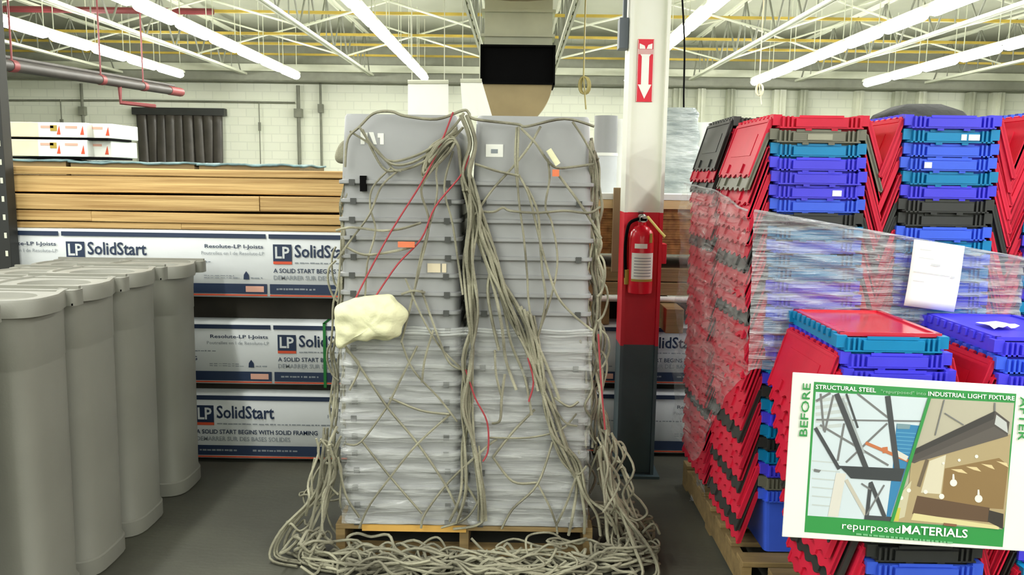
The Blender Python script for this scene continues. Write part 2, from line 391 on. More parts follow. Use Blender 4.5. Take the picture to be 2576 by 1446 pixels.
for k, (px, py0, py1, wd, l) in enumerate(((750, 215, 440, .09, 'thick grey conduit down the back wall above the timber stack'), (806, 200, 440, .06, 'thin grey conduit on the back wall right of the thick one'),
        (652, 258, 440, .025, 'hair-thin conduit on the back wall right of the strip curtain'), (205, 210, 312, .07, 'grey conduit on the back wall above the white cartons'), (153, 250, 320, .03, 'thin conduit on the back wall left above the white cartons'))):
    q = at(px, py0, Y=19.9); b = MB(); b.tube([(0, 0, 0), (0, 0, q.z)], wd / 2, 8)
    b.box(-wd, wd, -wd, wd, q.z * .8, q.z * .8 + .2)
    o = b.build('wall_conduit', m_steel_dk, smooth=True); o.location = (q.x, 19.88, 0); tag(o, l, 'conduit', 'conduits on the back wall')
b = MB(); q0 = at(-40, 252, Y=19.9); q1 = at(742, 258, Y=19.9); b.tube([q0, at(350, 252, Y=19.9), q1], .02, 6); o = b.build('wall_conduit', m_steel_dk); tag(o, 'long horizontal conduit high on the left part of the back wall', 'conduit', 'conduits on the back wall')
ps = (1706, 1762, 1836, 1958, 2018, 2158, 2260, 2315, 2440, 2505)
for k, px in enumerate(ps):
    q = at(px, 300, Y=19.8); wd = .09 if k % 3 else .14
    b = MB(); b.box(-wd, wd, -.1, .1, 0, 3.78); b.box(-.02, .02, -.16, -.1, 0, 3.78)
    o = b.build('wall_post', m_steel if k % 2 else mat('grey post paint', (176, 180, 160), .6)); o.location = (q.x, 19.85, 0)
    tag(o, 'pale post on right part of back wall, %s from the column' % nth(k), 'wall post', 'posts along the back wall')
# hanging cords
pts = [at(1716, -10, Y=5.2), at(1722, 120, Y=5.2), at(1720, 280, Y=5.2), at(1728, 420, Y=5.2), at(1730, 545, Y=5.2)]
b = MB(); b.tube(smoothline(pts), .006, 5)
cpt = pts[-1]
for k in range(5):
    b.tube([cpt + Vector((.03 * math.sin(R(30 * j)) + .006 * k - .015, .01 * k, -.1 + .11 * math.cos(R(30 * j)))) for j in range(12)], .006, 5, closed=True)
b.tube([pts[0], pts[0] + Vector((0, 0, CZ - pts[0].z))], .006, 5)
o = b.build('power_cord', m_black, smooth=True); tag(o, 'black power cord hanging from the ceiling with a coiled end right of the column', 'cord')
for k, (px, py0, py1, Y, c, l) in enumerate(((1468, 195, 275, 9, mat('faded wire', (176, 164, 104), .6), 'coiled yellowish cord hanging left of the column'), (1910, 212, 262, 13, m_cream, 'cream cord dangling under the light row above the crates'))):
    q0 = at(px, py0, Y=Y); q1 = at(px + 6, py1, Y=Y); b = MB(); b.tube([(q0.x, Y, CZ), q0, q1], .009, 5)
    for j in range(3): b.tube([q0 + Vector((.05 * math.cos(R(30 * i)) + .015 * j, .02 * j, -.08 + .09 * math.sin(R(30 * i)))) for i in range(12)], .009, 5, closed=True)
    o = b.build('dangling_wire', c, smooth=True); tag(o, l, 'cord', 'cords hanging from the ceiling')
# ------------------------------------------------------------------ lumber on the left
LY = 4.57
XL0, XL1 = -5.6, -.62
PER = 1.17
def joist_pack(name, x0, x1, z0, z1, Y, depth, first, label, strap=None, tickshift=0):
    t = thing(name, ((x0 + x1) / 2, Y, z0), label, 'lumber pack', 'white wrapped joist packs')
    cx = (x0 + x1) / 2; H = z1 - z0
    b = MB(); nx = 40
    ring = lambda x, s: [Vector((x - cx, y + s * .004 * math.sin(x * 5 + z * 20), z)) for y, z in ((.012, 0), (0, .012), (0, H * .5), (0, H - .012), (.012, H), (depth, H), (depth, 0))]
    b.loft([ring(x0 + (x1 - x0) * i / nx, 1) for i in range(nx + 1)]); b.build('wrapper', m_wrapw, t, smooth=50)
    b = MB(); e = -.0065
    def rect(xa, xb, za, zb, m, d=0):
        xa = max(xa, x0 + .01); xb = min(xb, x1 - .01)
        if xb > xa: b.add([(xa - cx, e - d, za), (xb - cx, e - d, za), (xb - cx, e - d, zb), (xa - cx, e - d, zb)], [(0, 1, 2, 3)], m)
    def txt(s, xa, xb, za, zb, m, bold=0.0, d=.0008):
        if xa > x0 and xb < x1: b.text(s, (xa - cx, e - d, za), (xb - xa, 0, 0), (0, 0, zb - za), m, bold)
    def strokes(xa, xb, za, zb, d=.0008):
        rs = random.Random(int(xa * 1000)); x = xa
        while x < xb:
            w_ = rs.uniform(.008, .03); rect(x, min(x + w_, xb), za + rs.uniform(0, .002), zb - rs.uniform(0, .002), 2, d); x += w_ + rs.uniform(.003, .009)
    k0 = int((x0 - first) // PER); P = first + k0 * PER; k_ = H / .36
    while P < x1:
        f = lambda z: z * k_
        rect(P + .012, P + PER - .004, f(.322), f(.346), 0)
        rect(P + .012, P + PER - .004, f(.022), f(.076), 0)
        rect(P + .012, P + PER - .004, f(.010), f(.018), 1)
        rect(P + PER - .125, P + PER - .022, f(.032), f(.064), 3, .0008)
        strokes(P + .05, P + .27, f(.044), f(.055)); strokes(P + .36, P + .62, f(.044), f(.055))
        rect(P + .035, P + .14, f(.2), f(.292), 0); rect(P + .035, P + .14, f(.185), f(.2), 1)
        txt('LP', P + .047, P + .128, f(.216), f(.28), 4, .02, .0012)
        txt('SolidStart', P + .157, P + .49, f(.222), f(.292), 0, .018)
        strokes(P + .157, P + .85, f(.189), f(.197), 0)
        txt('Resolute-LP I-Joists', P + PER - .35, P + PER - .02, f(.262), f(.288), 0, .014)
        txt('Poutrelles en I de Resolute-LP', P + PER - .37, P + PER - .015, f(.232), f(.25), 2)
        txt('A SOLID START BEGINS WITH SOLID FRAMING', P + .035, P + .74, f(.138), f(.162), 0, .012)
        txt('DEMARRER SUR DES BASES SOLIDES', P + .035, P + .58, f(.1), f(.124), 2, .008)
        strokes(P + PER - .36, P + PER - .16, f(.104), f(.110), 0); strokes(P + PER - .36, P + PER - .19, f(.116), f(.122), 0)
        tx = P + PER - .12
        if tx > x0 + .02 and tx + .05 < x1: b.add([(tx - .016 - cx, e, f(.1)), (tx + .016 - cx, e, f(.1)), (tx + .014 - cx, e, f(.125)), (tx - cx, e, f(.145)), (tx - .014 - cx, e, f(.125))], [(0, 1, 2, 3, 4)], 0)
        strokes(P + PER - .095, P + PER - .03, f(.104), f(.112), 0)
        P += PER
    b.build('printed_panel', [m_navy, m_orange, m_greyprint, m_peach, m_wrapw], t)
    if strap:
        b = MB(); b.box(strap - cx - .008, strap - cx + .008, -.012, -.008, -.01, H + .004); b.box(strap - cx - .008, strap - cx + .008, -.012, depth, H, H + .004); b.build('strap', mat('green strap', (30, 120, 52), .4), t)
    return t
def blocks(xs, z0, z1, Y, depth, lab):
    for k, x in enumerate(xs):
        b = MB(); b.box(-.05, .05, 0, .06 if z1 - z0 > .1 else .02, 0, z1 - z0) if z0 in (.83, .415, .40) else b.box(-.05, .05, 0, depth, 0, z1 - z0); o = b.build('spacer_block', m_block, bevel=.004); o.location = (x, Y + .05, z0)
        tag(o, lab % nth(k), 'spacer block', 'spacer blocks under the lumber packs')
def shade_strip(x0, x1, z0, z1, Y, l):  # added dark strip, stands in for the shade in the pack gaps
    b = MB(); b.box(x0, x1, 0, .05, 0, z1 - z0); o = b.build('gap_shade_strip', mat('dark plank', (40, 36, 28), .8, var=.3), bevel=.003); o.location = (0, Y, z0); tag(o, l, 'shade_strip', 'added shade strips in the pack gaps')
shade_strip(XL0, XL1, .832, .970, LY + .13, 'added dark strip shading the wide gap between the left joist packs')
shade_strip(XL0, XL1, .417, .465, LY + .08, 'added dark strip shading the narrow gap between the two lowest left joist packs')
fk = at(150, 590, Y=LY).x
Pk3 = at(478, 1030, Y=LY).x - .0
joist_pack('joist_pack', XL0, XL1, .018, .415, LY, .95, Pk3, 'white wrapped joist pack at floor level left of the tub stack')
blocks((-5.2, -3.9, -2.6, -1.0), 0, .018, LY, .8, 'thin wood runner under the lowest left joist pack, %s from the left')
blocks((-5.2, -4.0, -2.9, -.95), .415, .467, LY, .8, 'wood spacer between the two lowest left joist packs, %s from the left')
joist_pack('joist_pack', XL0, XL1, .467, .83, LY, .95, fk + .013, 'white wrapped joist pack with green strap, middle of the left pile', strap=at(818, 900, Y=LY).x)
blocks((-5.2, -4.0, -2.9, -.95), .83, .973, LY, .8, 'wood spacer under the top left joist pack, %s from the left')
joist_pack('joist_pack', XL0, XL1, .973, 1.35, LY, .95, fk, 'white wrapped joist pack directly below the yellow timber beams')
# timber beams: five courses, butt-jointed, two rows deep
zc = [1.35, 1.39, 1.457, 1.552, 1.65, 1.697]
jn = [-1.9, -2.4, -1.45, -2.9, -3.4]
cn = ['lowest', 'second', 'third', 'fourth', 'topmost']
for c in range(5):
    z0, z1 = zc[c] + .002, zc[c + 1] - (.008 if c in (1, 2) else .004)
    for r in range(2):
        for s, (xa, xb) in enumerate(((XL0, jn[c]), (jn[c] + .003, XL1 + .02))):
            b = MB(); nx = 12; dy = random.uniform(-.006, .01) + (.014 if c in (0, 3) else 0)
            rings = []
            for i in range(nx + 1):
                x = xa + (xb - xa) * i / nx; wv = .0025 * math.sin(x * 2.3 + c * 2)
                rings.append([Vector((x - xa, yy, zz + wv)) for yy, zz in ((.004, 0), (0, .004), (0, z1 - z0 - .005), (.004, z1 - z0), (.4, z1 - z0), (.4, 0))])
            b.loft(rings); o = b.build('timber_beam', m_timber_dk if c == 3 and s == 0 else m_timber); o.location = (xa, LY + r * .42 + dy, z0)
            tag(o, 'yellow timber beam, %s course on left joist packs, %s half, %s row' % (cn[c], ('left', 'right')[s], ('front', 'back')[r]), 'timber beam', 'timber beams on the left lumber pile')
# rack upright at the frame edge
q = at(6, 450, Y=4.5)
b = MB(); b.box(-.04, .036, -.03, .05, 0, 2.9)
t = thing('rack_upright', (q.x, 4.5, 0), 'dark perforated steel rack post at the left edge of the lumber', 'rack post')
b.build('post', mat('dark rack steel', (36, 38, 36), .5, var=.15), t, bevel=.004)
b = MB()
for k in range(22): b.box(.008, .022, -.0315, -.0305, .5 + .1 * k, .53 + .1 * k)
b.build('slot_row', m_steel, t)
b = MB(); b.box(-.12, .12, -.1, .12, 0, .012); b.build('foot_plate', m_steel_dk, t)
# far left: bundles with teal tarps and white cartons on them
ts = [(-6.7, -4.75, 1.79, 'tarped lumber bundle far left behind the timber beams, under the white cartons'), (-4.7, -3.4, 1.775, 'tarped lumber bundle in front of the strip curtain'), (-3.35, -2.3, 1.77, 'tarped lumber bundle left of the tub stack, behind the timber beams')]
for xa, xb, zt, l in ts:
    t = thing('lumber_bundle', ((xa + xb) / 2, 8.6, 0), l, 'lumber bundle', 'tarped bundles behind the timber'); w = xb - xa
    b = MB(); b.box(-w / 2, w / 2, 0, 1.1, .1, zt - .02); b.build('boards', m_timber_dk, t)
    b = MB(); b.grid(30, 10, lambda u, v: ((u - .5) * (w + .04), -.02 + 1.14 * v, zt - .008 + .012 * fbm(u * 8, v * 4, xa))); o = b.build('tarp', mat('teal tarp', (112, 140, 142), .6, var=.35, scale=5), t, smooth=True)
    s = o.modifiers.new('thick', 'SOLIDIFY'); s.thickness = .02
    for sx in (-.35, .35): b = MB(); b.box(sx * w - .05, sx * w + .05, 0, 1.1, 0, .1); b.build('runner', m_block, t)
cart = [(18, 96, 306, 348), (97, 158, 310, 346), (159, 217, 308, 348), (221, 281, 313, 346), (18, 96, 351, 398), (97, 158, 352, 398), (159, 219, 354, 402), (223, 279, 354, 392)]
base = 1.815
names = ['long cream carton', 'white carton with orange marks', 'white carton', 'white end carton']
for k, (xa, xb, ya, yb) in enumerate(cart):
    up = k < 4; Y = 8.7 + (.12 if k % 4 == 3 else 0)
    p0 = at(xa, yb, Y=Y); p1 = at(xb, ya, Y=Y); w = p1.x - p0.x; h = .155 if up else .175; z0 = base + (.2 if up else 0)
    t = thing('carton', (p0.x, Y, z0), '%s, %s row on far left lumber, %s from the left' % (names[k % 4], 'upper' if up else 'lower', nth(k % 4)), 'carton', 'cartons on the far lumber')
    b = MB(); b.box(0, w, 0, .6, 0, h); b.build('box_body', m_cream if k % 4 == 0 else m_white, t, bevel=.006)
    if k % 4:
        b = MB(); b.prism([(w - .07, -.004, .03), (w - .03, -.004, .03), (w - .04, -.004, .12)], (0, .004, 0)); b.build('orange_mark', m_orange, t)
        b = MB(); b.box(.03, w - .1, -.004, 0, h - .06, h - .035); b.build('printed_line', m_peach, t)
    if k % 4 == 2:
        b = MB(); b.box(-.13, -.06, -.004, 0, h - .09, h - .03); b.build('yellow_tag', m_yellow, t)
for k in range(2):
    z0 = base - .025 + .2 * k; x0 = at(18, 350, Y=8.7).x; x1 = at(281, 350, Y=8.8).x
    b = MB(); b.box(0, x1 - x0, .02, .55, 0, .024 if k else .02); o = b.build('spacer_batten', m_black); o.location = (x0, 8.7, z0 if k == 0 else base + .176)
    tag(o, 'dark batten layer %s row of white cartons' % ('under the upper' if k else 'under the lower'), 'batten', 'battens under the cartons')
# ------------------------------------------------------------------ lumber on the right, behind the column
RY = 4.78
X0r, X1r = .36, 3.2
fr = at(1620, 900, Y=RY).x - .16
joist_pack('joist_pack', X0r, X1r, .02, .40, RY, .95, fr - .45, 'white wrapped joist pack at floor level behind the column')
shade_strip(X0r, X1r, .812, .948, RY + .2, 'added dark strip shading the gap behind the column')
shade_strip(X0r, X1r, .402, .448, RY + .08, 'added dark strip shading the gap between the two right joist packs')
blocks((.8, 1.6, 2.6), 0, .02, RY, .8, 'thin wood runner under the lowest right joist pack, %s from the left')
blocks((.42, 1.5, 2.6), .40, .45, RY, .8, 'wood spacer between the two right joist packs, %s from the left')
joist_pack('joist_pack', X0r, X1r, .45, .81, RY, .95, fr, 'white wrapped joist pack behind the column, upper of the right pair')
for k, x in enumerate((.5, .89, 1.8, 2.8)):
    b = MB(); b.box(-.05, .05, 0, .8, 0, .14); o = b.build('spacer_block', m_timber_dk, bevel=.004); o.location = (x, RY - (.25 if k == 1 else 0), .81)
    tag(o, 'thick spacer block on the right joist packs, %s from the left' % nth(k), 'spacer block', 'thick spacer blocks behind the column')
b = MB(); b.tube([(X0r, 0, 0), (X1r, 0, 0)], .018, 10); o = b.build('plastic_pipe', m_white, smooth=True); o.location = (0, RY - .02, .97); tag(o, 'white plastic pipe lying under the brown boards behind the column', 'pipe')
for k, (z0, z1, l) in enumerate(((.99, 1.065, 'brown board under the strand board stack, lower of two'), (1.07, 1.15, 'brown board under the strand board stack, upper of two'))):
    b = MB(); b.box(0, X1r - X0r, 0, .8, 0, z1 - z0); o = b.build('timber_board', m_timber_dk, bevel=.004); o.location = (X0r, RY + .01 * k, z0); tag(o, l, 'board', 'brown boards behind the column')
blocks((.45, 1.6, 2.6), 1.15, 1.235, RY + .1, .7, 'dark spacer under the strand board stack, %s from the left')
t = thing('strand_board_stack', ((X0r + X1r) / 2, RY, 1.235), 'stack of brown strand board sheets behind the column', 'board stack')
w = (X1r - X0r) / 2
b = MB()
for k in range(18): b.box(-w + random.uniform(0, .004), w, random.uniform(0, .008), .9, .0147 * k, .0147 * (k + 1) - .001)
b.build('sheet', m_osb, t)
b = MB(); b.box(-w, w, -.01, .9, .265, .315); b.build('cream_boards', mat('cream lumber', (222, 192, 140), .6, var=.08, scale=3, stretch=(.5, 6, 12)), t)
b = MB(); b.box(-w, w, -.012, .9, .317, .35); b.build('white_top_sheet', m_white, t)
b = MB(); b.box(0, .07, 0, .02, 0, .49); o = b.build('edge_board', m_card, bevel=.003); o.location = (at(1541, 600, Y=4.72).x, 4.735, 1.13); tag(o, 'brown upright board leaning beside the column on the left', 'board')
# things standing on the right lumber
zt = 1.585
t = thing('wrapped_roll', (at(1522, 400, Y=5.1).x, 5.1, zt), 'grey and white wrapped roll standing left of the column', 'roll')
rr = .075; hh = at(1530, 292, Y=5.1).z - zt
b = MB(); b.tube([(0, 0, 0), (0, 0, hh * .49)], rr, 16); b.build('white_sleeve', mat('pale wrap', (206, 210, 212), .4), t, smooth=True)
b = MB(); b.tube([(0, 0, hh * .5), (0, 0, hh)], rr - .004, 16); b.build('grey_sleeve', m_tub, t, smooth=True)
b = MB(); b.tube([(0, 0, hh * .48), (0, 0, hh * .52)], rr + .003, 16); b.build('white_band', m_white, t, smooth=True)
b = MB(); b.tube([(0, 0, 0), (0, 0, hh * .98)], .065, 16); o = b.build('white_roll', m_white, smooth=True); o.location = (at(1552, 400, Y=5.25).x, 5.25, zt); tag(o, 'plain white roll standing against the column, right of the grey roll', 'roll')
b = MB(); rings = []
for k in range(15):
    f = k / 14; w_ = .27 + .02 * math.sin(k * 2.1) + (.02 if k % 2 else 0); rings.append(rrect(w_ * (1 - .25 * f * f), .3 * (1 - .2 * f), .06, f * .53, 4))
b.loft(rings); o = b.build('shrink_wrapped_bundle', mat('cloudy shrink wrap', (150, 164, 162), .22, var=.3, scale=5, stretch=(1, 1, 4), c2=(206, 214, 210), bump=.5, bscale=12), smooth=60); o.location = (at(1702, 400, Y=5.3).x, 5.3, zt); tag(o, 'cloudy shrink wrapped bundle standing right of the column', 'bundle')
b = MB(); b.loft([rrect(.2, .3, .05, z * .45, 4) for z in (0, .3, .6, .9, 1)]); o = b.build('white_sack', m_white, smooth=60); o.location = (at(1752, 400, Y=5.45).x + .05, 5.45, zt); tag(o, 'plain white sack behind the shrink wrapped bundle', 'sack')
# ------------------------------------------------------------------ column with extinguisher
CYF = 4.43
CX0, CX1 = .575, .785
b = MB()
for z0, z1, m in ((0, .756, 2), (.756, 1.492, 1), (1.492, CZ, 0)):
    b.box(CX0 + .016, CX1 - .016, CYF + .035, CYF + .055, z0, z1, m)
    for xa in (CX0, CX1 - .018): b.box(xa, xa + .018, CYF, CYF + .2, z0, z1, m)
b.box(CX0 - .03, CX1 + .03, CYF - .03, CYF + .23, 0, .015, 2)
o = struct('column', b, [m_colwhite, m_colred, m_colslate]); o['label'] = 'steel column painted off-white, red and slate behind the tubs'; o['category'] = 'column'
# arrow sign
t = thing('fire_extinguisher_sign', (at(1625, 175, Y=CYF).x, CYF + .033, 2.081), 'red and white arrow sign pointing down on the column', 'sign')
W2, HS = .043, .325
b = MB(); b.box(-W2, W2, -.003, 0, 0, HS); b.build('plate', m_colred, t)
b = MB(); e = -.0042
P = lambda pts, m=0: b.add([(x, e, z) for x, z in pts], [tuple(range(len(pts)))], m)
P([(-.02, .09), (.02, .09), (.02, .235), (.03, .25), (-.03, .25), (-.02, .235)]); P([(0, .016), (.036, .09), (-.036, .09)])
P([(-.034, HS - .05), (-.006, HS - .034), (-.002, HS - .05)]); P([(.034, HS - .05), (.004, HS - .05), (.012, HS - .03), (.034, HS - .022)]); P([(-.034, HS - .05), (-.034, HS - .022), (-.006, HS - .034)])
e -= .0004; b.add([(x, e, z) for x, z in ((-W2 + .004, HS - .078), (W2 - .004, HS - .078), (W2 - .004, HS - .052), (-W2 + .004, HS - .052))], [(0, 1, 2, 3)], 2)
P([(-W2 + .001, .003), (-W2 + .003, .003), (-W2 + .003, HS - .003), (-W2 + .001, HS - .003)]); P([(W2 - .003, .003), (W2 - .001, .003), (W2 - .001, HS - .003), (W2 - .003, HS - .003)])
b.build('arrow_print', [m_paper, m_colred, mat('faded pink print', (222, 176, 172), .6)], t)
# extinguisher
ex = at(1613, 640, Y=CYF - .05)
t = thing('fire_extinguisher', (ex.x, CYF - .045, 1.056), 'red fire extinguisher hung on the red band of the column', 'fire extinguisher')
def lathe(prof, n=20): return [[Vector((r * math.cos(2 * math.pi * k / n), r * math.sin(2 * math.pi * k / n), z)) for k in range(n)] for r, z in prof]
b = MB(); b.loft(lathe(((.05, 0), (.064, .006), (.066, .03), (.066, .30), (.06, .335), (.04, .36), (.022, .37), (.022, .39)))); b.build('tank', m_extred, t, smooth=True)
b = MB(); b.loft(lathe(((.02, .385), (.024, .39), (.024, .42), (.014, .43)), 12)); b.box(-.02, .02, -.05, -.02, .395, .415); b.build('valve', m_metal, t, smooth=True)
b = MB()
b.box(-.012, .012, -.09, .03, .43, .437, 0, Matrix.Rotation(R(-18), 4, 'X')); b.box(-.01, .01, -.1, .02, .41, .416); b.build('lever', m_metal, t)
b = MB(); b.tube([(.0, -.025, .405), (0, -.05, .405)], .018, 10); b.build('gauge', m_paper, t, smooth=True)
hs = smoothline([(-.02, -.01, .405), (-.07, -.02, .38), (-.085, -.01, .3), (-.085, 0, .2), (-.08, 0, .1), (-.075, 0, .07)])
b = MB(); b.tube(hs, .009, 8); b.build('hose', m_black, t, smooth=True)
b = MB(); b.tube([(-.075, 0, .13), (-.072, 0, .05)], .014, 8); b.build('nozzle', m_yellow, t, smooth=True)
def wrap(a0, a1, z0, z1, m, nm):
    b = MB(); b.grid(12, 1, lambda u, v: (.0668 * math.sin(R(a0 + (a1 - a0) * u)), -.0668 * math.cos(R(a0 + (a1 - a0) * u)), z0 + (z1 - z0) * v)); return b.build(nm, m, t, smooth=True)
lb = wrap(-55, 62, .085, .225, m_paper, 'paper_label')
b = MB()
for k in range(7):
    z = .1 + .016 * k; b.grid(8, 1, lambda u, v: (.0673 * math.sin(R(-40 + 84 * u)), -.0673 * math.cos(R(-40 + 84 * u)), z + .004 * v))
b.build('printed_line', m_greyprint, lb)
wrap(-55, 62, .072, .085, m_yellow, 'yellow_stripe'); wrap(-40, 20, .25, .275, m_paper, 'small_label'); wrap(30, 50, .28, .33, m_yellow, 'yellow_sticker')
b = MB(); b.tube(smoothline([(.02, -.04, .42), (.05, -.055, .385), (.085, -.06, .345), (.115, -.06, .315)]), .011, 6, flat=.25); b.build('inspection_tag', mat('yellow tag', (224, 206, 96), .6), t, smooth=True)
b = MB(); b.box(-.03, .03, .06, .076, .2, .36); b.box(-.07, .07, .05, .062, .3, .32); b.build('bracket', m_colred, t)
b = MB(); b.box(0, .03, 0, .08, 0, .11); o = b.build('call_box', m_colred, bevel=.004); o.location = (CX1 + .002, CYF + .03, at(1660, 665, Y=CYF).z); tag(o, 'small red box fixed to the right side of the column', 'box')
b = MB(); b.box(-.05, 0, 0, .09, 0, .16); b.box(-.03, -.01, .02, .06, .16, .5); o = b.build('junction_box', mat('slate box', (96, 104, 112), .5), bevel=.004); o.location = (CX0 - .002, CYF + .05, at(1570, 118, Y=CYF).z); tag(o, 'slate junction box high on the left side of the column', 'box')
# ------------------------------------------------------------------ grey bins
def make_bin():
    W_, D_, H_ = .36, .37, 1.205
    b = MB()
    def sec(w, d, z, n=7):                     # rounded towards +X and -X, flatter towards the back
        pts = []
        for k in range(4 * n):
            a = 2 * math.pi * k / (4 * n); c, s = math.cos(a), math.sin(a); e = .52
            pts.append(Vector((w / 2 * math.copysign(abs(c) ** e, c), d / 2 * math.copysign(abs(s) ** e, s), z)))
        return pts
    rings = [sec(.35, .35, 0), sec(.372, .372, .004), sec(.372, .372, .07), sec(.36, .36, .076), sec(.36, .36, .08), sec(.352, .352, .09), sec(.36, .365, .55), sec(.366, .37, .95), sec(.366, .37, .957), sec(.37, .374, .962), sec(.372, .374, 1.06), sec(.376, .376, 1.10), sec(.38, .38, 1.14)]
    b.loft(rings)
    body = b.mesh('body', m_bin, smooth=35)
    b = MB()
    def lid(w, d, z, sh=1.0, n=10):            # lobed plan: bulging sides, straight tab at the far end
        pts = []
        for k in range(4 * n):
            a = 2 * math.pi * k / (4 * n); c, s = math.cos(a), math.sin(a); e = .6
            x = w / 2 * math.copysign(abs(c) ** e, c); y = d / 2 * math.copysign(abs(s) ** .5, s)
            if y > .1 * d: x *= 1 - .13 * sh * math.sin(min(1, (y / d - .1) / .34) * math.pi)
            pts.append(Vector((x, y, z)))
        return pts
    def circ(r, z, n=40): return [Vector((.14 * r * math.cos(2 * math.pi * k / n), -.025 + .115 * r * math.sin(2 * math.pi * k / n), z)) for k in range(n)]
    b.loft([lid(.42, .372, 1.14), lid(.438, .39, 1.143), lid(.438, .39, 1.196), lid(.43, .38, 1.205), lid(.39, .35, 1.207), lid(.38, .34, 1.199), circ(1.06, 1.199), circ(1, 1.196), circ(.94, 1.178), circ(.8, 1.172), circ(.1, 1.172)])
    b.loft([rrect(.436, .08, .02, z_, 3, 0, .152) for z_ in (1.144, 1.203)]); b.box(-.21, .21, .16, .178, 1.2, 1.214)
    lidm = b.mesh('lid', m_bin, smooth=35)
    return body, lidm
bin_b, bin_l = make_bin()
bl = [(-1.965, 2.54, 'grey bin at the very left edge, nearest the camera, only its lid corner in view'), (-1.9, 2.945, 'tall grey bin nearest the camera in the row of bins'), (-1.9, 3.325, 'tall grey bin, second from the camera in the front row'), (-1.9, 3.715, 'tall grey bin, third from the camera in the front row'),
      (-1.9, 4.2, 'tall grey bin at the far end of the row against the joist packs'), (-2.35, 3.56, 'grey bin in the second row at the left edge, lid just in view'), (-2.35, 3.955, 'grey bin in the second row, in front of the joist pack logo'), (-2.35, 4.35, 'grey bin at the far end of the second row against the joist packs')]
for k, (x, y, l) in enumerate(bl):
    t = thing('waste_bin', (x, y, 0), l, 'bin', 'tall grey bins', rz=random.uniform(-.02, .02)); link('body', bin_b, t).scale.x = .94; link('lid', bin_l, t); t.scale = (1, .945, (1.018 if k < 4 else 1.0) if k < 5 else .985)
    if k in (1, 2, 3):
        b = MB(); b.box(.2195, .2225, .08, .088, 1.15, 1.158); b.build('rivet', m_black, t)
# ------------------------------------------------------------------ pallets
def make_pallet(w, d, loc, label, yellow=False):
    t = thing('pallet', loc, label, 'pallet', 'wooden pallets')
    n = 7; bw = .095; 
    for k in range(n):
        y = (d - bw) * k / (n - 1); b = MB(); b.box(0, w, y, y + bw, .118, .14); b.build('deck_board', m_pal, t, bevel=.003)
    for x in (.0, w / 2 - .02, w - .04):
        b = MB(); b.box(x, x + .04, .005, d - .005, .022, .118); b.build('stringer', m_pal, t)
    for y in (0, d / 2 - bw / 2, d - bw):
        b = MB(); b.box(0, w, y, y + bw, 0, .022); b.build('bottom_board', m_pal, t)
    return t
t = make_pallet(1.14, .9, (-.79, 3.43, 0), 'pallet with a yellow front edge under the roped grey tubs')
b = MB(); b.box(.12, .58, -.012, .0, .116, .142); b.build('edge_strip', mat('yellow board', (214, 168, 84), .6, var=.1), t)['label'] = 'yellow edge strip'
make_pallet(1.18, 1.2, (.93, 3.13, 0), 'worn wooden pallet under the film wrapped crate stacks')
make_pallet(1.2, .85, (1.02, 2.24, 0), 'wooden pallet under the front crate stacks behind the sign')
make_pallet(1.2, 1.2, (2.13, 3.13, 0), 'wooden pallet under the crate stack at the right edge')
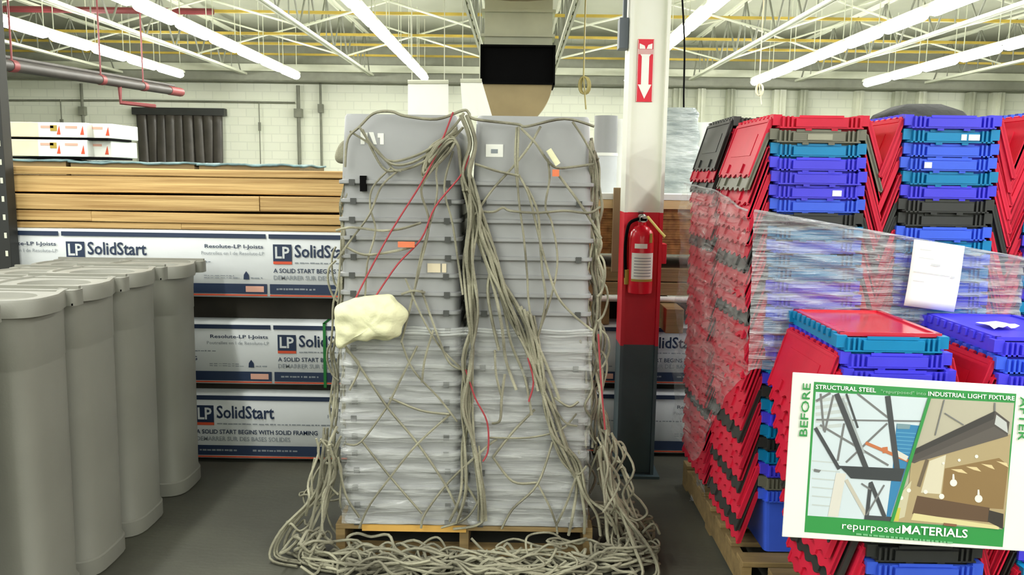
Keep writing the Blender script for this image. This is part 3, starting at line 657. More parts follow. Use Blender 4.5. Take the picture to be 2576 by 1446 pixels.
# ------------------------------------------------------------------ grey tubs, upside down, nested
TP, TH, TD = .0785, .29, .84
def make_tub():
    b = MB()
    prof = [(.515, TD + .012, 0), (.52, TD + .02, .004), (.52, TD + .02, .016), (.497, TD - .006, .019), (.494, TD - .01, .06), (.484, TD - .025, .17), (.475, TD - .04, TH - .012), (.462, TD - .052, TH), ]
    b.loft([rrect(w, d, .03, z, 4) for w, d, z in prof])
    body = b.mesh('shell', m_tub, smooth=35)
    b = MB()
    for sx in (-.2, .2): b.box(sx - .012, sx + .012, -(TD + .02) / 2 - .004, -(TD + .02) / 2 + .004, -.006, .02)
    b.box(-.262, -.252, -.28, -.2, -.004, .024); b.box(.252, .262, -.28, -.2, -.004, .024)
    return body, b.mesh('rim_clip', mat('dark clip', (70, 72, 70), .5))
tub_b, tub_c = make_tub()
for s, cx in ((0, -.497), (1, .058)):
    for k in range(20):
        j = 19 - k                              # j = 0 is the top one
        z = .145 + TP * k
        t = thing('nesting_tub', (cx + random.uniform(-.005, .005) + (.012 if s == 0 else -.012) * 0, 3.44 + TD / 2 + random.uniform(-.004, .004), z),
                  '%s upturned grey tub from the top of the %s roped stack' % (nth(j), ('left', 'right')[s]) if j else 'topmost upturned grey tub of the %s roped stack, its whole side showing' % ('left', 'right')[s], 'tub', 'nested grey tubs')
        t.rotation_euler.z = random.uniform(-.006, .006)
        link('shell', tub_b, t)
        if s == 0 or k % 3 == 0: link('rim_clip', tub_c, t)
        fy = -TD / 2 + .006
        if j == 0:
            b = MB()
            if s == 0:
                q = [at(905, 374, Y=3.43), at(963, 346, Y=3.43)]
                x0 = q[0].x - t.location.x; x1 = q[1].x - t.location.x; za, zb = .165, .215
                lx = lambda a: x0 + (x1 - x0) * a; hz_ = zb - za
                b.box(lx(0), lx(.17), fy + .004, fy + .03, za, zb); b.box(lx(.17), lx(.3), fy + .004, fy + .03, za + hz_ * .4, zb - hz_ * .05); b.box(lx(.84), lx(1), fy + .004, fy + .03, za, zb - .004)
                b.prism([(lx(.36), fy + .004, zb), (lx(.56), fy + .004, zb), (lx(.7), fy + .004, za), (lx(.56), fy + .004, za)], (0, .026, 0)); b.box(lx(.74), lx(.84), fy + .004, fy + .03, zb - hz_ * .45, zb - .004)
                b.build('adhesive_label', m_paper, t)
                b = MB(); b.box(-.165, -.14, -.44, -.41, -.03, .035); b.build('latch', m_black, t)
            else:
                q = [at(1221, 402, Y=3.43), at(1265, 368, Y=3.43)]; x0 = q[0].x - t.location.x; x1 = q[1].x - t.location.x
                b.box(x0, x1, fy + .001, fy + .03, .12, .172); lb = b.build('adhesive_label', m_paper, t)
                b = MB(); b.box(x0 + .022, x1 - .022, fy - .0005, fy + .001, .135, .152); b.build('print_patch', m_greyprint, lb)
        if s == 0 and j == 5:
            b = MB(); b.box(.12, .175, fy - .008, fy + .02, .024, .062); b.box(.182, .2, fy - .008, fy + .02, .024, .062); b.build('adhesive_label', m_cream, t)
# stretch film round the lower tubs
b = MB()
fz0, fz1 = .15, 1.03
def ftub(side):
    def fn(u, v):
        z = fz0 + (fz1 - fz0) * v; ph = (z - .145) / TP * 2 * math.pi
        o = .010 + .006 * math.cos(ph) + .004 * fbm(u * 9, v * 30, side)
        seam = .012 * math.exp(-((u - .49) / .03) ** 2) if side == 0 else 0
        if side == 0: return (-.76 + 1.085 * u, 3.44 - o + seam - .008, z)
        if side == 1: return (-.76 - o, 3.44 + .86 * u, z)
        return (.325 + o, 3.44 + .86 * u, z)
    return fn
for sd in (0, 1, 2): b.grid(60 if sd == 0 else 20, 150, ftub(sd))
for dz in (0, -.012, -.024): b.tube([Vector(ftub(0)(k / 30, 1)) + Vector((0, -.004 - .003 * math.sin(k * 1.7), dz + .004 * math.sin(k * .9))) for k in range(31)], .006, 6, 0, flat=.6)
o = b.build('tub_film', m_filmT, smooth=179); tag(o, 'clear stretch film wrapped round the lower half of the grey tub stacks', 'stretch film')
# ------------------------------------------------------------------ cargo net
NY = 3.405
net = thing('cargo_net', (-.2, 3.4, 0), 'tangled grey rope cargo net draped over the grey tub stacks', 'cargo net')
NO = Vector(net.location)
rp = MB(); pile = MB()
def rope(px, y=NY, r=.0062, mb=rp, jit=.006, k=5):
    pts = []
    for i, (x, yy) in enumerate(px):
        p = at(x, yy, Y=y); p.y += random.uniform(-jit, jit) - .012 * math.sin(i * 1.9) ** 2
        pts.append(p - NO)
    mb.tube(smoothline(pts, k), r, 6)
# hand-laid strands over the front
strands = [
 [(868, 420), (876, 350), (905, 318), (940, 285), (985, 281), (1020, 292), (1100, 300), (1165, 278), (1180, 285), (1195, 300), (1300, 312), (1325, 318), (1420, 299), (1495, 318)],
 [(905, 320), (940, 370), (975, 403), (1020, 400), (1085, 372), (1140, 320), (1168, 285)],
 [(912, 326), (962, 420), (1000, 428), (1050, 415), (1110, 378), (1165, 320)], [(938, 368), (985, 412), (1040, 408), (1100, 370), (1150, 330)],
 [(880, 330), (935, 365), (965, 395), (990, 425), (1010, 430)],
 [(1305, 318), (1302, 420), (1305, 500), (1318, 600), (1326, 690), (1330, 760), (1345, 860)], [(1310, 322), (1345, 358), (1378, 405), (1402, 422), (1440, 420), (1497, 412)],
 [(1440, 306), (1470, 352), (1498, 412), (1503, 480)], [(1360, 318), (1330, 370), (1290, 420), (1238, 478), (1195, 540)], [(1195, 412), (1250, 430), (1305, 442)],
 [(1378, 400), (1382, 450), (1372, 520), (1388, 560), (1402, 650), (1388, 740), (1350, 850)], [(1305, 440), (1330, 490), (1350, 570), (1370, 650), (1400, 740), (1440, 790), (1490, 830)], [(1300, 320), (1296, 400), (1302, 470)],
 [(1325, 470), (1352, 530), (1358, 600), (1364, 680), (1372, 760), (1350, 860)], [(1405, 440), (1450, 500), (1490, 560), (1512, 600)],
 [(1196, 530), (1240, 533), (1265, 522), (1285, 530), (1350, 535), (1420, 530), (1480, 535), (1510, 520)],
 [(845, 580), (880, 572), (920, 575), (960, 580), (1010, 575), (1060, 560)], [(868, 620), (920, 640), (1000, 630), (1045, 618)],
 [(1060, 730), (1100, 840), (1130, 910), (1165, 930)], [(1010, 740), (1040, 730), (1070, 735)],
 [(1130, 370), (1085, 430), (1060, 480), (1080, 560), (1060, 660), (1040, 740), (1010, 860)], [(1140, 360), (1100, 420), (1098, 500), (1060, 640), (1045, 720)], [(985, 420), (940, 470), (932, 520), (945, 580), (925, 660), (918, 750)],
 [(1140, 380), (1118, 470), (1138, 560), (1150, 640), (1165, 740)], [(1000, 430), (960, 470), (930, 540), (885, 600), (850, 650)],
 # lower left diamonds
 [(862, 860), (905, 920), (975, 1022), (1050, 1115), (1120, 1215), (1160, 1300)], [(1135, 1040), (1050, 1115), (985, 1195), (930, 1270), (905, 1325)], [(975, 1022), (910, 1108), (872, 1115)],
 [(910, 1108), (980, 1195), (1062, 1290)], [(1400, 1320), (1402, 1340)], [(1020, 700), (1060, 790), (1105, 870), (1160, 925)], [(1010, 860), (1040, 930), (1105, 1000), (1150, 1060)],
 [(1050, 870), (1010, 950), (975, 1022)], [(870, 880), (905, 920), (880, 980)], [(850, 1150), (870, 1240), (905, 1300)], [(1090, 830), (1070, 900), (1062, 960)], [(980, 1000), (1060, 1030), (1130, 1040)],
 # lower right
 [(1250, 1105), (1215, 1130), (1130, 1210), (1070, 1290), (1060, 1325)], [(1390, 1110), (1352, 1215), (1290, 1278), (1262, 1330)], [(1240, 1150), (1290, 1208), (1350, 1214)], [(1352, 1215), (1382, 1270), (1400, 1320)],
 [(1452, 1192), (1425, 1262), (1398, 1322)], [(1392, 1110), (1415, 1160), (1452, 1192), (1475, 1170)], [(1230, 1100), (1330, 1098), (1410, 1080), (1450, 1040)], [(1345, 1030), (1290, 1085), (1240, 1150)],
 [(1385, 1010), (1420, 1060), (1452, 1070)], [(1395, 1000), (1430, 1020), (1455, 1010)], [(1238, 1065), (1258, 1055), (1262, 1000), (1270, 940)], [(1262, 1000), (1248, 940), (1245, 880)], [(1160, 1200), (1215, 1290), (1200, 1320), (1140, 1330)],
 [(1205, 1120), (1210, 1230), (1175, 1300), (1110, 1325)],
]
for s in strands: rope(s, r=random.uniform(.0046, .006))
# bundle down the seam between the stacks, fanning right
for k in range(9):
    a = random.uniform(-1, 1)
    rope([(1168 + 10 * a, 290), (1190 + 9 * a, 360), (1172 + 12 * a, 440), (1192 + 14 * random.uniform(-1, 1), 540), (1178 + 12 * random.uniform(-1, 1), 650), (1190 + 14 * random.uniform(-1, 1), 780), (1178 + 14 * a, 900), (1172 + 16 * random.uniform(-1, 1), 1020), (1180 + 18 * a, 1120), (1190 + 30 * a, 1230), (1180 + 50 * a, 1310)], r=random.uniform(.005, .007), jit=.025)
ends = [(1248, 880), (1300, 840), (1330, 900), (1350, 940), (1360, 980), (1380, 1000), (1395, 1070), (1430, 1130), (1462, 1200), (1340, 1040), (1410, 1000), (1355, 960), (1300, 980)]
for k, (exx, ey) in enumerate(ends):
    st = (1190 + random.uniform(-8, 12), 440 + 8 * k)
    pts = []
    for i in range(7):
        f = i / 6; bow = 18 * math.sin(f * math.pi) * random.uniform(.2, 1)
        pts.append((st[0] + (exx - st[0]) * f ** 1.25 + bow + random.uniform(-8, 8), st[1] + (ey - st[1]) * f))
    rope(pts, r=random.uniform(.005, .0075), jit=.02)
for k in range(5):   # bundle that runs on from the fan to the lower right
    rope([(1310 + 8 * k, 770 + 6 * k), (1335 + 5 * k, 860), (1352 + 4 * k, 950), (1372 + 4 * random.uniform(-1, 1), 1020), (1392 + 6 * random.uniform(-1, 1), 1090), (1420 + 9 * k, 1160), (1450 + 8 * k, 1215 + 10 * k), (1440 + 30 * k, 1290), (1430 + 40 * k, 1345)], r=.0068, jit=.02)
for k in range(6):   # hanging loop at the top left of the seam
    o_ = 9 * k
    rope([(1150, 320 + o_ * .3), (1110 - o_ * .6, 370), (1085 - o_ * .5, 400 + o_), (1125, 345 + o_), (1150, 360), (1158 + k, 420), (1166 + 2 * k, 480)], r=.006, jit=.02)
# side bundles: knotted strands that wander and cross
def side(px0, px1, y0, y1, n, spread, ylo=3.4, yhi=3.75, wob=11):
    for k in range(n):
        pts = []; yy = y0 + random.uniform(0, 80); f0 = random.random(); Yd = random.uniform(ylo, yhi); ye = y1 - random.uniform(0, 90)
        while yy < ye:
            f = (yy - y0) / (y1 - y0); f0 = min(1, max(0, f0 + random.uniform(-.3, .3)))
            pts.append((px0 + (px1 - px0) * f + (f0 - .5) * spread * (.6 + .8 * f) + random.uniform(-wob, wob), yy)); yy += random.uniform(28, 70)
        q = []
        for x, y in pts:
            p = at(x, y, Y=NY); p.y = Yd + random.uniform(-.04, .04); q.append(p - NO)
        if len(q) > 2: rp.tube(smoothline(q, 4), random.uniform(.0042, .0066), 6)
side(862, 840, 380, 1180, 13, 30, wob=7)
side(838, 806, 1060, 1320, 9, 56, 3.2, 3.6)
side(1498, 1508, 330, 1190, 12, 32, wob=8)
side(1518, 1552, 1060, 1330, 13, 100, 3.2, 3.7, 14)
side(1474, 1480, 820, 1250, 6, 26)
for k in range(16):      # slack meshes bulging at the sides
    s_ = random.choice((-1, 1)); px = 845 if s_ < 0 else 1510; py = random.uniform(620, 1240); w_ = random.uniform(12, 40) * (1.3 if py > 1050 else .55)
    rope([(px, py), (px + s_ * w_ * .8, py + 18), (px + s_ * w_, py + 52), (px + s_ * w_ * .4, py + 88), (px - s_ * 8, py + 104)], y=random.uniform(3.4, 3.6), r=.005)
for pts in ([(1530, 1160), (1540, 1118), (1562, 1112), (1574, 1135), (1560, 1160), (1540, 1150)], [(1545, 1200), (1556, 1175), (1572, 1180), (1580, 1240), (1600, 1300)], [(838, 1120), (815, 1105), (800, 1130), (812, 1160), (845, 1165)], [(815, 1160), (790, 1200), (775, 1260), (740, 1300), (722, 1312)], [(1560, 1170), (1585, 1230), (1612, 1260), (1628, 1290), (1600, 1305), (1570, 1290)]):
    rope(pts, y=3.45, r=.0058)
netting = rp.build('netting', m_rope, net, smooth=60)
# heap of loose net on the floor
def loop(cx, cy, rx, ry, z, a):
    n = random.randint(6, 9); pts = []
    ca, sa = math.cos(a), math.sin(a)
    for i in range(n):
        t_ = 2 * math.pi * i / n; k_ = random.uniform(.65, 1.2); x = rx * math.cos(t_) * k_; y = ry * math.sin(t_) * k_
        pts.append(Vector((cx + x * ca - y * sa, cy + x * sa + y * ca, max(.008, z + random.uniform(-.03, .03)))) - NO)
    pile.tube(smoothline(pts, 4, True), random.uniform(.0048, .007), 6, closed=True)
for k in range(62):
    x = random.uniform(-.9, .5); u = (x + .2) / .7; depth = .24 * (1 - .55 * abs(u))
    y = 3.36 - random.random() ** 1.3 * depth; loop(x, y, random.uniform(.05, .17), random.uniform(.025, .07), random.uniform(.01, .02 + .1 * max(0, (y - 3.1) / .26)), random.uniform(-.5, .5))
for k in range(14): loop(random.uniform(-.3, .25), random.uniform(3.07, 3.2), random.uniform(.04, .1), random.uniform(.02, .05), .012, random.uniform(-1, 1))
for k in range(30):   # long strands along the front of the pallet
    x0 = random.uniform(-.9, -.1); L = random.uniform(.35, .9); y0_ = random.uniform(3.2, 3.37); pts = []
    for i in range(7): pts.append(Vector((min(.55, x0 + L * i / 6), y0_ + random.uniform(-.04, .04) - .05 * math.sin(i / 6 * math.pi), random.uniform(.01, .1))) - NO)
    pile.tube(smoothline(pts, 4), random.uniform(.005, .0075), 6)
for k in range(40):   # side heaps
    s = random.choice((-1, 1, 1)); cx = random.uniform(-1.0, -.82) if s < 0 else random.uniform(.4, .62); cy = random.uniform(3.3, 3.75)
    loop(cx, cy, random.uniform(.04, .11), random.uniform(.02, .06), random.uniform(.01, .16), random.uniform(0, 3))
for k in range(22):   # strands falling from the sides to the heap
    s = random.choice((-1, 1)); x0 = random.uniform(-.84, -.78) if s < 0 else random.uniform(.36, .42); y_ = random.uniform(3.35, 3.6); x1 = x0 + s * random.uniform(.02, .2)
    pts = [Vector((x0, y_, random.uniform(.4, .62))), Vector((x0 + s * .03, y_ - .02, .3)), Vector((x1, y_ - .06, .12)), Vector((x1 + s * .03, y_ - .12, .02)), Vector((x1 - s * .1, y_ - .17, .012))]
    pile.tube(smoothline([p - NO for p in pts], 5), random.uniform(.0055, .008), 6)
pile.build('heaped_netting', m_rope, net, smooth=60)
for pts in ([(1140, 282), (1105, 370), (1060, 460), (985, 580), (925, 690), (885, 770)], [(1180, 390), (1160, 440), (1095, 520), (1060, 600), (1000, 665), (945, 745)], [(1172, 930), (1195, 1000), (1225, 1060), (1228, 1130), (1215, 1160)], [(1505, 840), (1512, 960), (1522, 1080)], [(1328, 900), (1342, 960), (1330, 1010)]):
    mb = MB(); p3 = [at(x, y, Y=NY - .018) - NO for x, y in pts]; mb.tube(smoothline(p3, 5), .004, 6); mb.build('red_cord', m_cord, net, smooth=60)
q = at(1022, 615, Y=NY - .03) - NO; b = MB(); b.box(q.x - .035, q.x + .035, q.y, q.y + .004, q.z - .012, q.z + .012); b.build('orange_tag', mat('orange cloth', (226, 126, 86), .8), net)
q = at(1392, 395, Y=NY - .03) - NO; b = MB(); b.tube([q + Vector((-.02, 0, .03)), q + Vector((.02, 0, -.03))], .016, 8, flat=.4); b.build('webbing_patch', m_canvas, net, smooth=True)
q = at(1398, 435, Y=NY - .03) - NO; b = MB(); b.box(q.x - .014, q.x + .014, q.y, q.y + .004, q.z - .014, q.z + .014); b.build('orange_tag', MATS['orange cloth'], net)
# cream canvas pouch tied to the net
pc = at(935, 815, Y=3.38)
b = MB()
outl = [(848, 762), (870, 750), (930, 748), (985, 738), (1000, 752), (1018, 768), (1025, 790), (1012, 815), (1008, 850), (985, 858), (940, 848), (900, 862), (868, 858), (850, 880), (842, 850), (838, 800)]
ov = [at(x, y, Y=3.38) - pc for x, y in outl]
def pouch(sgn):
    rings = []
    for f, d_ in ((1, 0), (.96, .03), (.85, .055), (.6, .075), (.3, .082), (.02, .084)):
        rings.append([Vector((v.x * f, -sgn * d_ + sgn * .012 * fbm(v.x * f * 40, v.z * f * 34, 1) * (f < 1), v.z * f)) for v in ov])
    return rings
b.loft(list(reversed(pouch(-.3))) [0:5] + pouch(1)); o = b.build('canvas_pouch', m_canvas, smooth=80); o.location = pc + Vector((0, -.0, 0))
s = o.modifiers.new('sub', 'SUBSURF'); s.levels = 3; s.render_levels = 3
tx_ = bpy.data.textures.new('crumple', 'STUCCI'); tx_.noise_scale = .055; s = o.modifiers.new('crumple', 'DISPLACE'); s.texture = tx_; s.strength = .028; s.texture_coords = 'LOCAL'
tag(o, 'crumpled cream canvas pouch tied at the left edge of the net', 'pouch')
p2 = at(858, 382, Y=3.72)
b = MB(); ov2 = [at(x, y, Y=3.72) - p2 for x, y in ((866, 345), (900, 350), (906, 372), (900, 400), (862, 418), (838, 405), (848, 372))]
b.loft([[Vector((v.x * f, d_, v.z * f)) for v in ov2] for f, d_ in ((.2, .03), (.9, .03), (1, 0), (.9, -.03), (.2, -.035))]); o = b.build('canvas_fold', m_rope, smooth=80); o.location = p2; o.modifiers.new('sub', 'SUBSURF').levels = 2
tag(o, 'folded grey canvas sticking out at the upper left of the tub stack', 'canvas')
# ------------------------------------------------------------------ lidded crates
CW, CL, CHh = .325, .50, .28
CP = .0535
def crate_body(m):
    b = MB()
    bw, bl_ = .275, .44
    def r(w, l, z): return rrect(w, l, .02, z, 3)
    b.loft([r(bw, bl_, 0), r(CW - .012, CL - .012, .232), r(CW + .012, CL + .012, .234), r(CW + .012, CL + .012, .276), r(CW - .012, CL - .012, .276), r(CW - .02, CL - .02, .23), r(bw - .01, bl_ - .01, .008)])
    for s in (-1, 1):
        y = s * (CL / 2 + .006)
        def bx(x0, x1, z0, z1, d): b.box(x0, x1, min(y, y + s * d), max(y, y + s * d), z0, z1)
        bx(-.1, .1, .238, .270, .013); bx(-.085, .085, .272, .282, .004)
        for x in (-.148, -.13, -.114, .114, .13, .148): bx(x - .0035, x + .0035, .232, .278, .011)
        bx(-.16, .16, .232, .237, .011)
        for x in (-.05, .05): bx(x - .012, x + .012, .224, .236, .009)
        for sx in (-1, 1):
            b.box(sx * .168 - .017, sx * .168 + .017, s * .238 - .017, s * .238 + .022, .243, .284)
        xx = s * (CW / 2 + .008)
        for k in range(9): b.box(xx - .008, xx + .008, -.2 + .05 * k - .012, -.2 + .05 * k + .012, .262, .288)
    me = b.mesh('body', m); return me
def crate_lid(m, s, length=.235):
    # hangs from its hinge at the origin; s is the side it hangs on
    b = MB(); out = [(-.245, 0), (.245, 0)]
    n = 8; zb = -length
    out.append((.245, zb))
    for k in range(1, 48):
        y = .245 - .49 * k / 48; c = math.cos(y * 2 * math.pi / .0817); out.append((y, zb - .0075 * math.copysign(abs(c) ** .6, c)))
    out.append((-.245, zb))
    b.prism([(0, y, z) for y, z in out], (s * .008, 0, 0))
    for y in (-.245, .233): b.box(min(-s * .006, s * .012), max(-s * .006, s * .012), y, y + .012, zb + .004, -.006)
    b.box(min(0, s * .013), max(0, s * .013), -.235, .235, -.016, -.004)
    b.box(min(0, s * .0105), max(0, s * .0105), -.15, .15, -.15, -.06)
    for k in range(9): b.tube([(0, -.22 + .055 * k - .014, .004), (0, -.22 + .055 * k + .014, .004)], .007, 6)
    for y in (-.12, .1): b.box(min(0, s * .016), max(0, s * .016), y, y + .02, zb + .012, zb + .05)
    return b.mesh('lid', m)
BM = {k: crate_body(m) for k, m in (('violet-blue', m_violet), ('mid-blue', m_blue), ('teal', m_teal), ('black', m_blk), ('grey', m_grey), ('red', m_red))}
LM = {(k, s): crate_lid(m, s) for k, m in (('red', m_red), ('black', m_blk), ('grey', m_grey)) for s in (-1, 1)}
TH18 = R(18)
def crate(x, y, z, col, lid, label, group, rz=0, lids=(True, True)):
    t = thing('lidded_crate', (x, y, z), label, 'crate', group, rz)
    link('body', BM[col], t)
    for s, on in zip((-1, 1), lids):
        if not on: continue
        o = link('lid', LM[(lid, s)], t); o.location = (s * .183, 0, .268); o.rotation_euler.y = -s * (TH18 + random.uniform(-.025, .02))
    return t
def stack(cx, cy, ztop, cols, lidcols, n, where, group, zbase=.14, lean=(0, 0), pitch=CP, skip=0):
    out = []
    for j in range(n):
        zrim = ztop - pitch * j; col = cols[j] if j < len(cols) else random.choice(('violet-blue', 'violet-blue', 'teal', 'mid-blue', 'violet-blue', 'black', 'teal'))
        lc = lidcols[j] if j < len(lidcols) and lidcols[j] else ('red' if random.random() < .82 else 'black')
        if j < skip: out.append(None); continue
        f = j / max(1, n - 1)
        lab = '%s crate with %s lids, %s of %s' % (col, lc, 'topmost' if j == 0 else nth(j) + ' from top', where)
        out.append(crate(cx + lean[0] * f + random.uniform(-.005, .005), cy + lean[1] * f + random.uniform(-.008, .008), zrim - .28, col, lc, lab, group, random.uniform(-.012, .012)))
    return out
V, B_, T_, K, G, RD = 'violet-blue', 'mid-blue', 'teal', 'black', 'grey', 'red'
NA = int((1.924 - .14 - .28) / CP) + 1
AY = 3.2 + .26
stA = stack(1.16, AY, 1.924, [RD, G, T_, V, V, V, B_, K, T_, B_, T_, T_, V, V, B_, T_, B_, V, T_, V, K, T_, V, T_, K, T_, V, G, B_], [RD, G, RD, RD, RD, RD, RD, K, RD, RD, RD, K, RD, RD, RD, RD, RD, RD, RD, RD, K, RD, RD, RD, K, RD, RD, K, RD], NA, 'left wrapped stack', 'crates of the left wrapped stack', lean=(.02, -.02))
stA2 = stack(1.15, AY + .55, 1.955, [K, RD, K, V, T_], [K, RD, K, RD, RD, RD, RD, K], NA, 'stack behind left wrapped stack', 'crates of the rear wrapped stack', lean=(.02, 0))
stB = stack(1.665, AY, 1.93, [V, T_, B_, B_, T_, V, K, K, B_, T_, B_, T_, B_, V, T_, V, B_, T_], [RD, RD, RD, RD, RD, RD, K, K, RD, RD], NA, 'right wrapped stack', 'crates of the right wrapped stack', lean=(.02, 0))
stE = stack(2.2, AY + .05, 1.95, [], [RD] * 8, NA, 'stack at right picture edge', 'crates of the right edge stack')
NC = int((1.168 - .14 - .28) / CP) + 1
stC = stack(1.252, 2.655 + .26, 1.168, [T_, V, V, K, V, T_, B_, V, K, B_, K, K, K, B_], [RD, RD, RD, RD, RD, RD, RD, RD, K, RD, RD, K, RD, RD], NC, 'stack behind the placard', 'crates of the front stack', lean=(.06, -.2))
stD = stack(1.765, 2.655 + .26, 1.16, [V, B_, V, B_], [RD] * 9, NC, 'front stack right of placard', 'crates of the front right stack', lean=(.04, -.2))
# closed lids on the two front stacks
def closed(t, m, nm):
    for o in list(t.children):
        if o.name.startswith('lid'): bpy.data.objects.remove(o)
    for s in (-1, 1):
        b = MB(); out = [(s * .168, -.235), (s * .168, .235)]
        for k in range(10):
            y = .235 - .47 * k / 10; e = .008 * (1 if k % 2 else -1); out += [(e, y), (e, y - .047)]
        b.prism([(x, y, .277) for x, y in out], (0, 0, .009)); b.box(min(s * .168, s * .15), max(s * .168, s * .15), -.235, .235, .286, .292)
        b.box(min(s * .168, 0), max(s * .168, 0), -.24, -.226, .28, .292); b.box(min(s * .168, 0), max(s * .168, 0), .226, .24, .28, .292)
        b.build('lid', m, t)
closed(stC[0], m_redtop, 'red'); closed(stD[0], m_violet, 'violet')
stC[0]['label'] = 'teal crate with closed red lids, topmost of the stack behind the placard'
stD[0]['label'] = 'violet-blue crate with closed blue lids and white tape, topmost of the front right stack'
b = MB(); b.grid(6, 4, lambda u, v: (-.1 + .1 * u, -.1 + .12 * v + .02 * u, .2935 + .012 * abs(fbm(u * 5, v * 4)))); b.build('white_tape', m_paper, stD[0], smooth=True)
# little white labels on some crates
def sticker(t, x0, x1, m=m_paper):
    b = MB(); b.box(x0, x1, -(CL / 2 + .0215), -(CL / 2 + .018), .242, .264); b.build('sticker', m, t)
sticker(stA[5], .055, .09); sticker(stB[1], .03, .05); sticker(stB[1], .058, .1); sticker(stB[3], -.1, -.072); sticker(stA[27], -.02, .03, m_white); sticker(stA[1], -.045, .05, mat('pale grey label', (150, 150, 130), .5))
b = MB()
b.loft([[Vector((x * f, y * f, z)) for x, y in ((-.17, -.2), (-.05, -.23), (.12, -.22), (.2, -.1), (.18, .12), (0, .2), (-.16, .12))] for f, z in ((.96, 0), (1, .02), (.9, .05), (.5, .085), (.1, .09))])
o = b.build('loose_cover', mat('dull black film', (40, 42, 38), .85, var=.3, scale=20, bump=.5, bscale=14), smooth=50); o.location = (1.79, AY + .32, 1.932); tag(o, 'black crumpled plastic cover lying on top of the right wrapped stack', 'cover')
# stretch film round the back crates
FX0, FX1, FY0, FY1 = .892, 1.945, 3.155, 4.3
b = MB()
def ztop_front(u): return 1.56 - .17 * u
def ffront(u, v):
    zt = ztop_front(u); zb = .93 - .05 * u + .02 * fbm(u * 6, 0); z = zb + (zt - zb) * v
    return (FX0 + .012 + (FX1 - FX0) * u + .012 * (1 - v), FY0 - .006 * math.sin(v * 60) - .01 * fbm(u * 8, v * 26, 3) - .006, z)
def fleft(u, v):
    zt = 1.56 + .09 * u + .025 * math.sin(u * 3.1); zb = .93 - .62 * min(1, u * 1.6) + .02 * math.sin(u * 9); z = zb + (zt - zb) * v
    return (FX0 - .01 - .02 * fbm(u * 6, v * 9, 5) + .03 * (1 - v) * (1 - u) - .03 * u, FY0 + (FY1 - FY0) * u, z)
b.grid(70, 110, ffront); b.grid(50, 60, fleft, 1)
b.grid(20, 30, lambda u, v: (FX1 + .02 + .012 * fbm(u * 5, v * 8), FY0 + 1.1 * u, .9 + (1.40 - .9) * v))
# rolled rope-like upper edge and loose tails
b.tube([Vector(ffront(k / 24, 1)) + Vector((0, -.006, 0)) for k in range(25)], .006, 6)
b.tube([Vector(fleft(k / 16, 1)) for k in range(17)], .005, 6)
b.tube(smoothline([at(1768, 1010, Y=3.9), at(1820, 1090, Y=3.6), at(1870, 1190, Y=3.35)]), .008, 5, flat=.3)
tail = lambda u, v: at(1765 - 30 * v + 40 * u * v, 1130 + 130 * v, Y=4.1 - .25 * u)
b.grid(6, 8, tail)
o = b.build('crate_film', [m_filmA, m_filmL], smooth=179); tag(o, 'clear stretch film wrapped round the back crate stacks', 'stretch film')
# paper on the film
pts = [at(2301, 602, Y=3.12), at(2431, 618, Y=3.12), at(2400, 785, Y=3.12), at(2274, 768, Y=3.12)]
t = thing('paper_sheet', pts[3], 'white printed sheet stuck on the film of the right wrapped stack', 'paper')
ex_ = pts[2] - pts[3]; ey_ = pts[0] - pts[3]
b = MB(); b.grid(6, 8, lambda u, v: ex_ * u + ey_ * v + Vector((0, -.004 * math.sin(v * 4), 0))); o = b.build('sheet', m_paper, t, smooth=True); s = o.modifiers.new('thick', 'SOLIDIFY'); s.thickness = .002
b = MB(); m_faint = mat('faint print', (206, 210, 204), .7)
for u0, u1, v0, v1 in ((.12, .34, .86, .875), (.12, .42, .74, .75), (.38, .56, .65, .68), (.06, .78, .52, .535), (.8, .88, .5, .53), (.08, .3, .39, .40)):
    b.add([ex_ * u + ey_ * v + Vector((0, -.0075, 0)) for u, v in ((u0, v0), (u1, v0), (u1, v1), (u0, v1))], [(0, 1, 2, 3)])
b.build('printed_line', m_faint, t)
# ------------------------------------------------------------------ the before / after sign
sTL = at(1995, 936, Y=2.50); sBL = at(1968, 1350, Y=2.385); sTR = at(2612, 973, Y=2.50); sBR = sBL + (sTR - sTL)
sg = thing('placard', sBL, 'white placard with green bordered before and after pictures leaning on the crates', 'placard')
ux = (sTR - sTL); uy = (sTL - sBL); nn = ux.cross(uy).normalized()
if nn.y > 0: nn = -nn
b = MB(); o_ = Vector((0, 0, 0))
b.prism([o_, ux, ux + uy, uy], -nn * .006); b.build('board', m_board, sg, bevel=.002)
# image plane coordinates: photo pixels of the placard carried to board units
def uvp(px, py):
    ax, ay = 2612 - 1995, 973 - 936; bx, by = 1968 - 1995, 1350 - 936; dx, dy = px - 1995, py - 936
    det = ax * by - ay * bx; return (dx * by - dy * bx) / det, 1 - (ax * dy - ay * dx) / det
class Art:
    def __init__(s): s.b = MB(); s.mats = []; s.d = .0006
    def mi(s, m):
        if m not in s.mats: s.mats.append(m)
        return s.mats.index(m)
    def P(s, px, py): u, v = uvp(px, py); return ux * u + uy * v + nn * s.d
    def poly(s, pts, m): s.d += .00004; s.b.add([s.P(*p) for p in pts], [tuple(range(len(pts)))], s.mi(m))
    def line(s, a, c, w, m):
        d = Vector((c[0] - a[0], c[1] - a[1])); n = Vector((-d.y, d.x)).normalized() * w / 2
        s.poly([(a[0] + n.x, a[1] + n.y), (c[0] + n.x, c[1] + n.y), (c[0] - n.x, c[1] - n.y), (a[0] - n.x, a[1] - n.y)], m)
    def text(s, t, bl, br, tl, m, bold=0.0):
        s.d += .0001; o = s.P(*bl); s.b.text(t, o, s.P(*br) - o, s.P(*tl) - o, s.mi(m), bold)
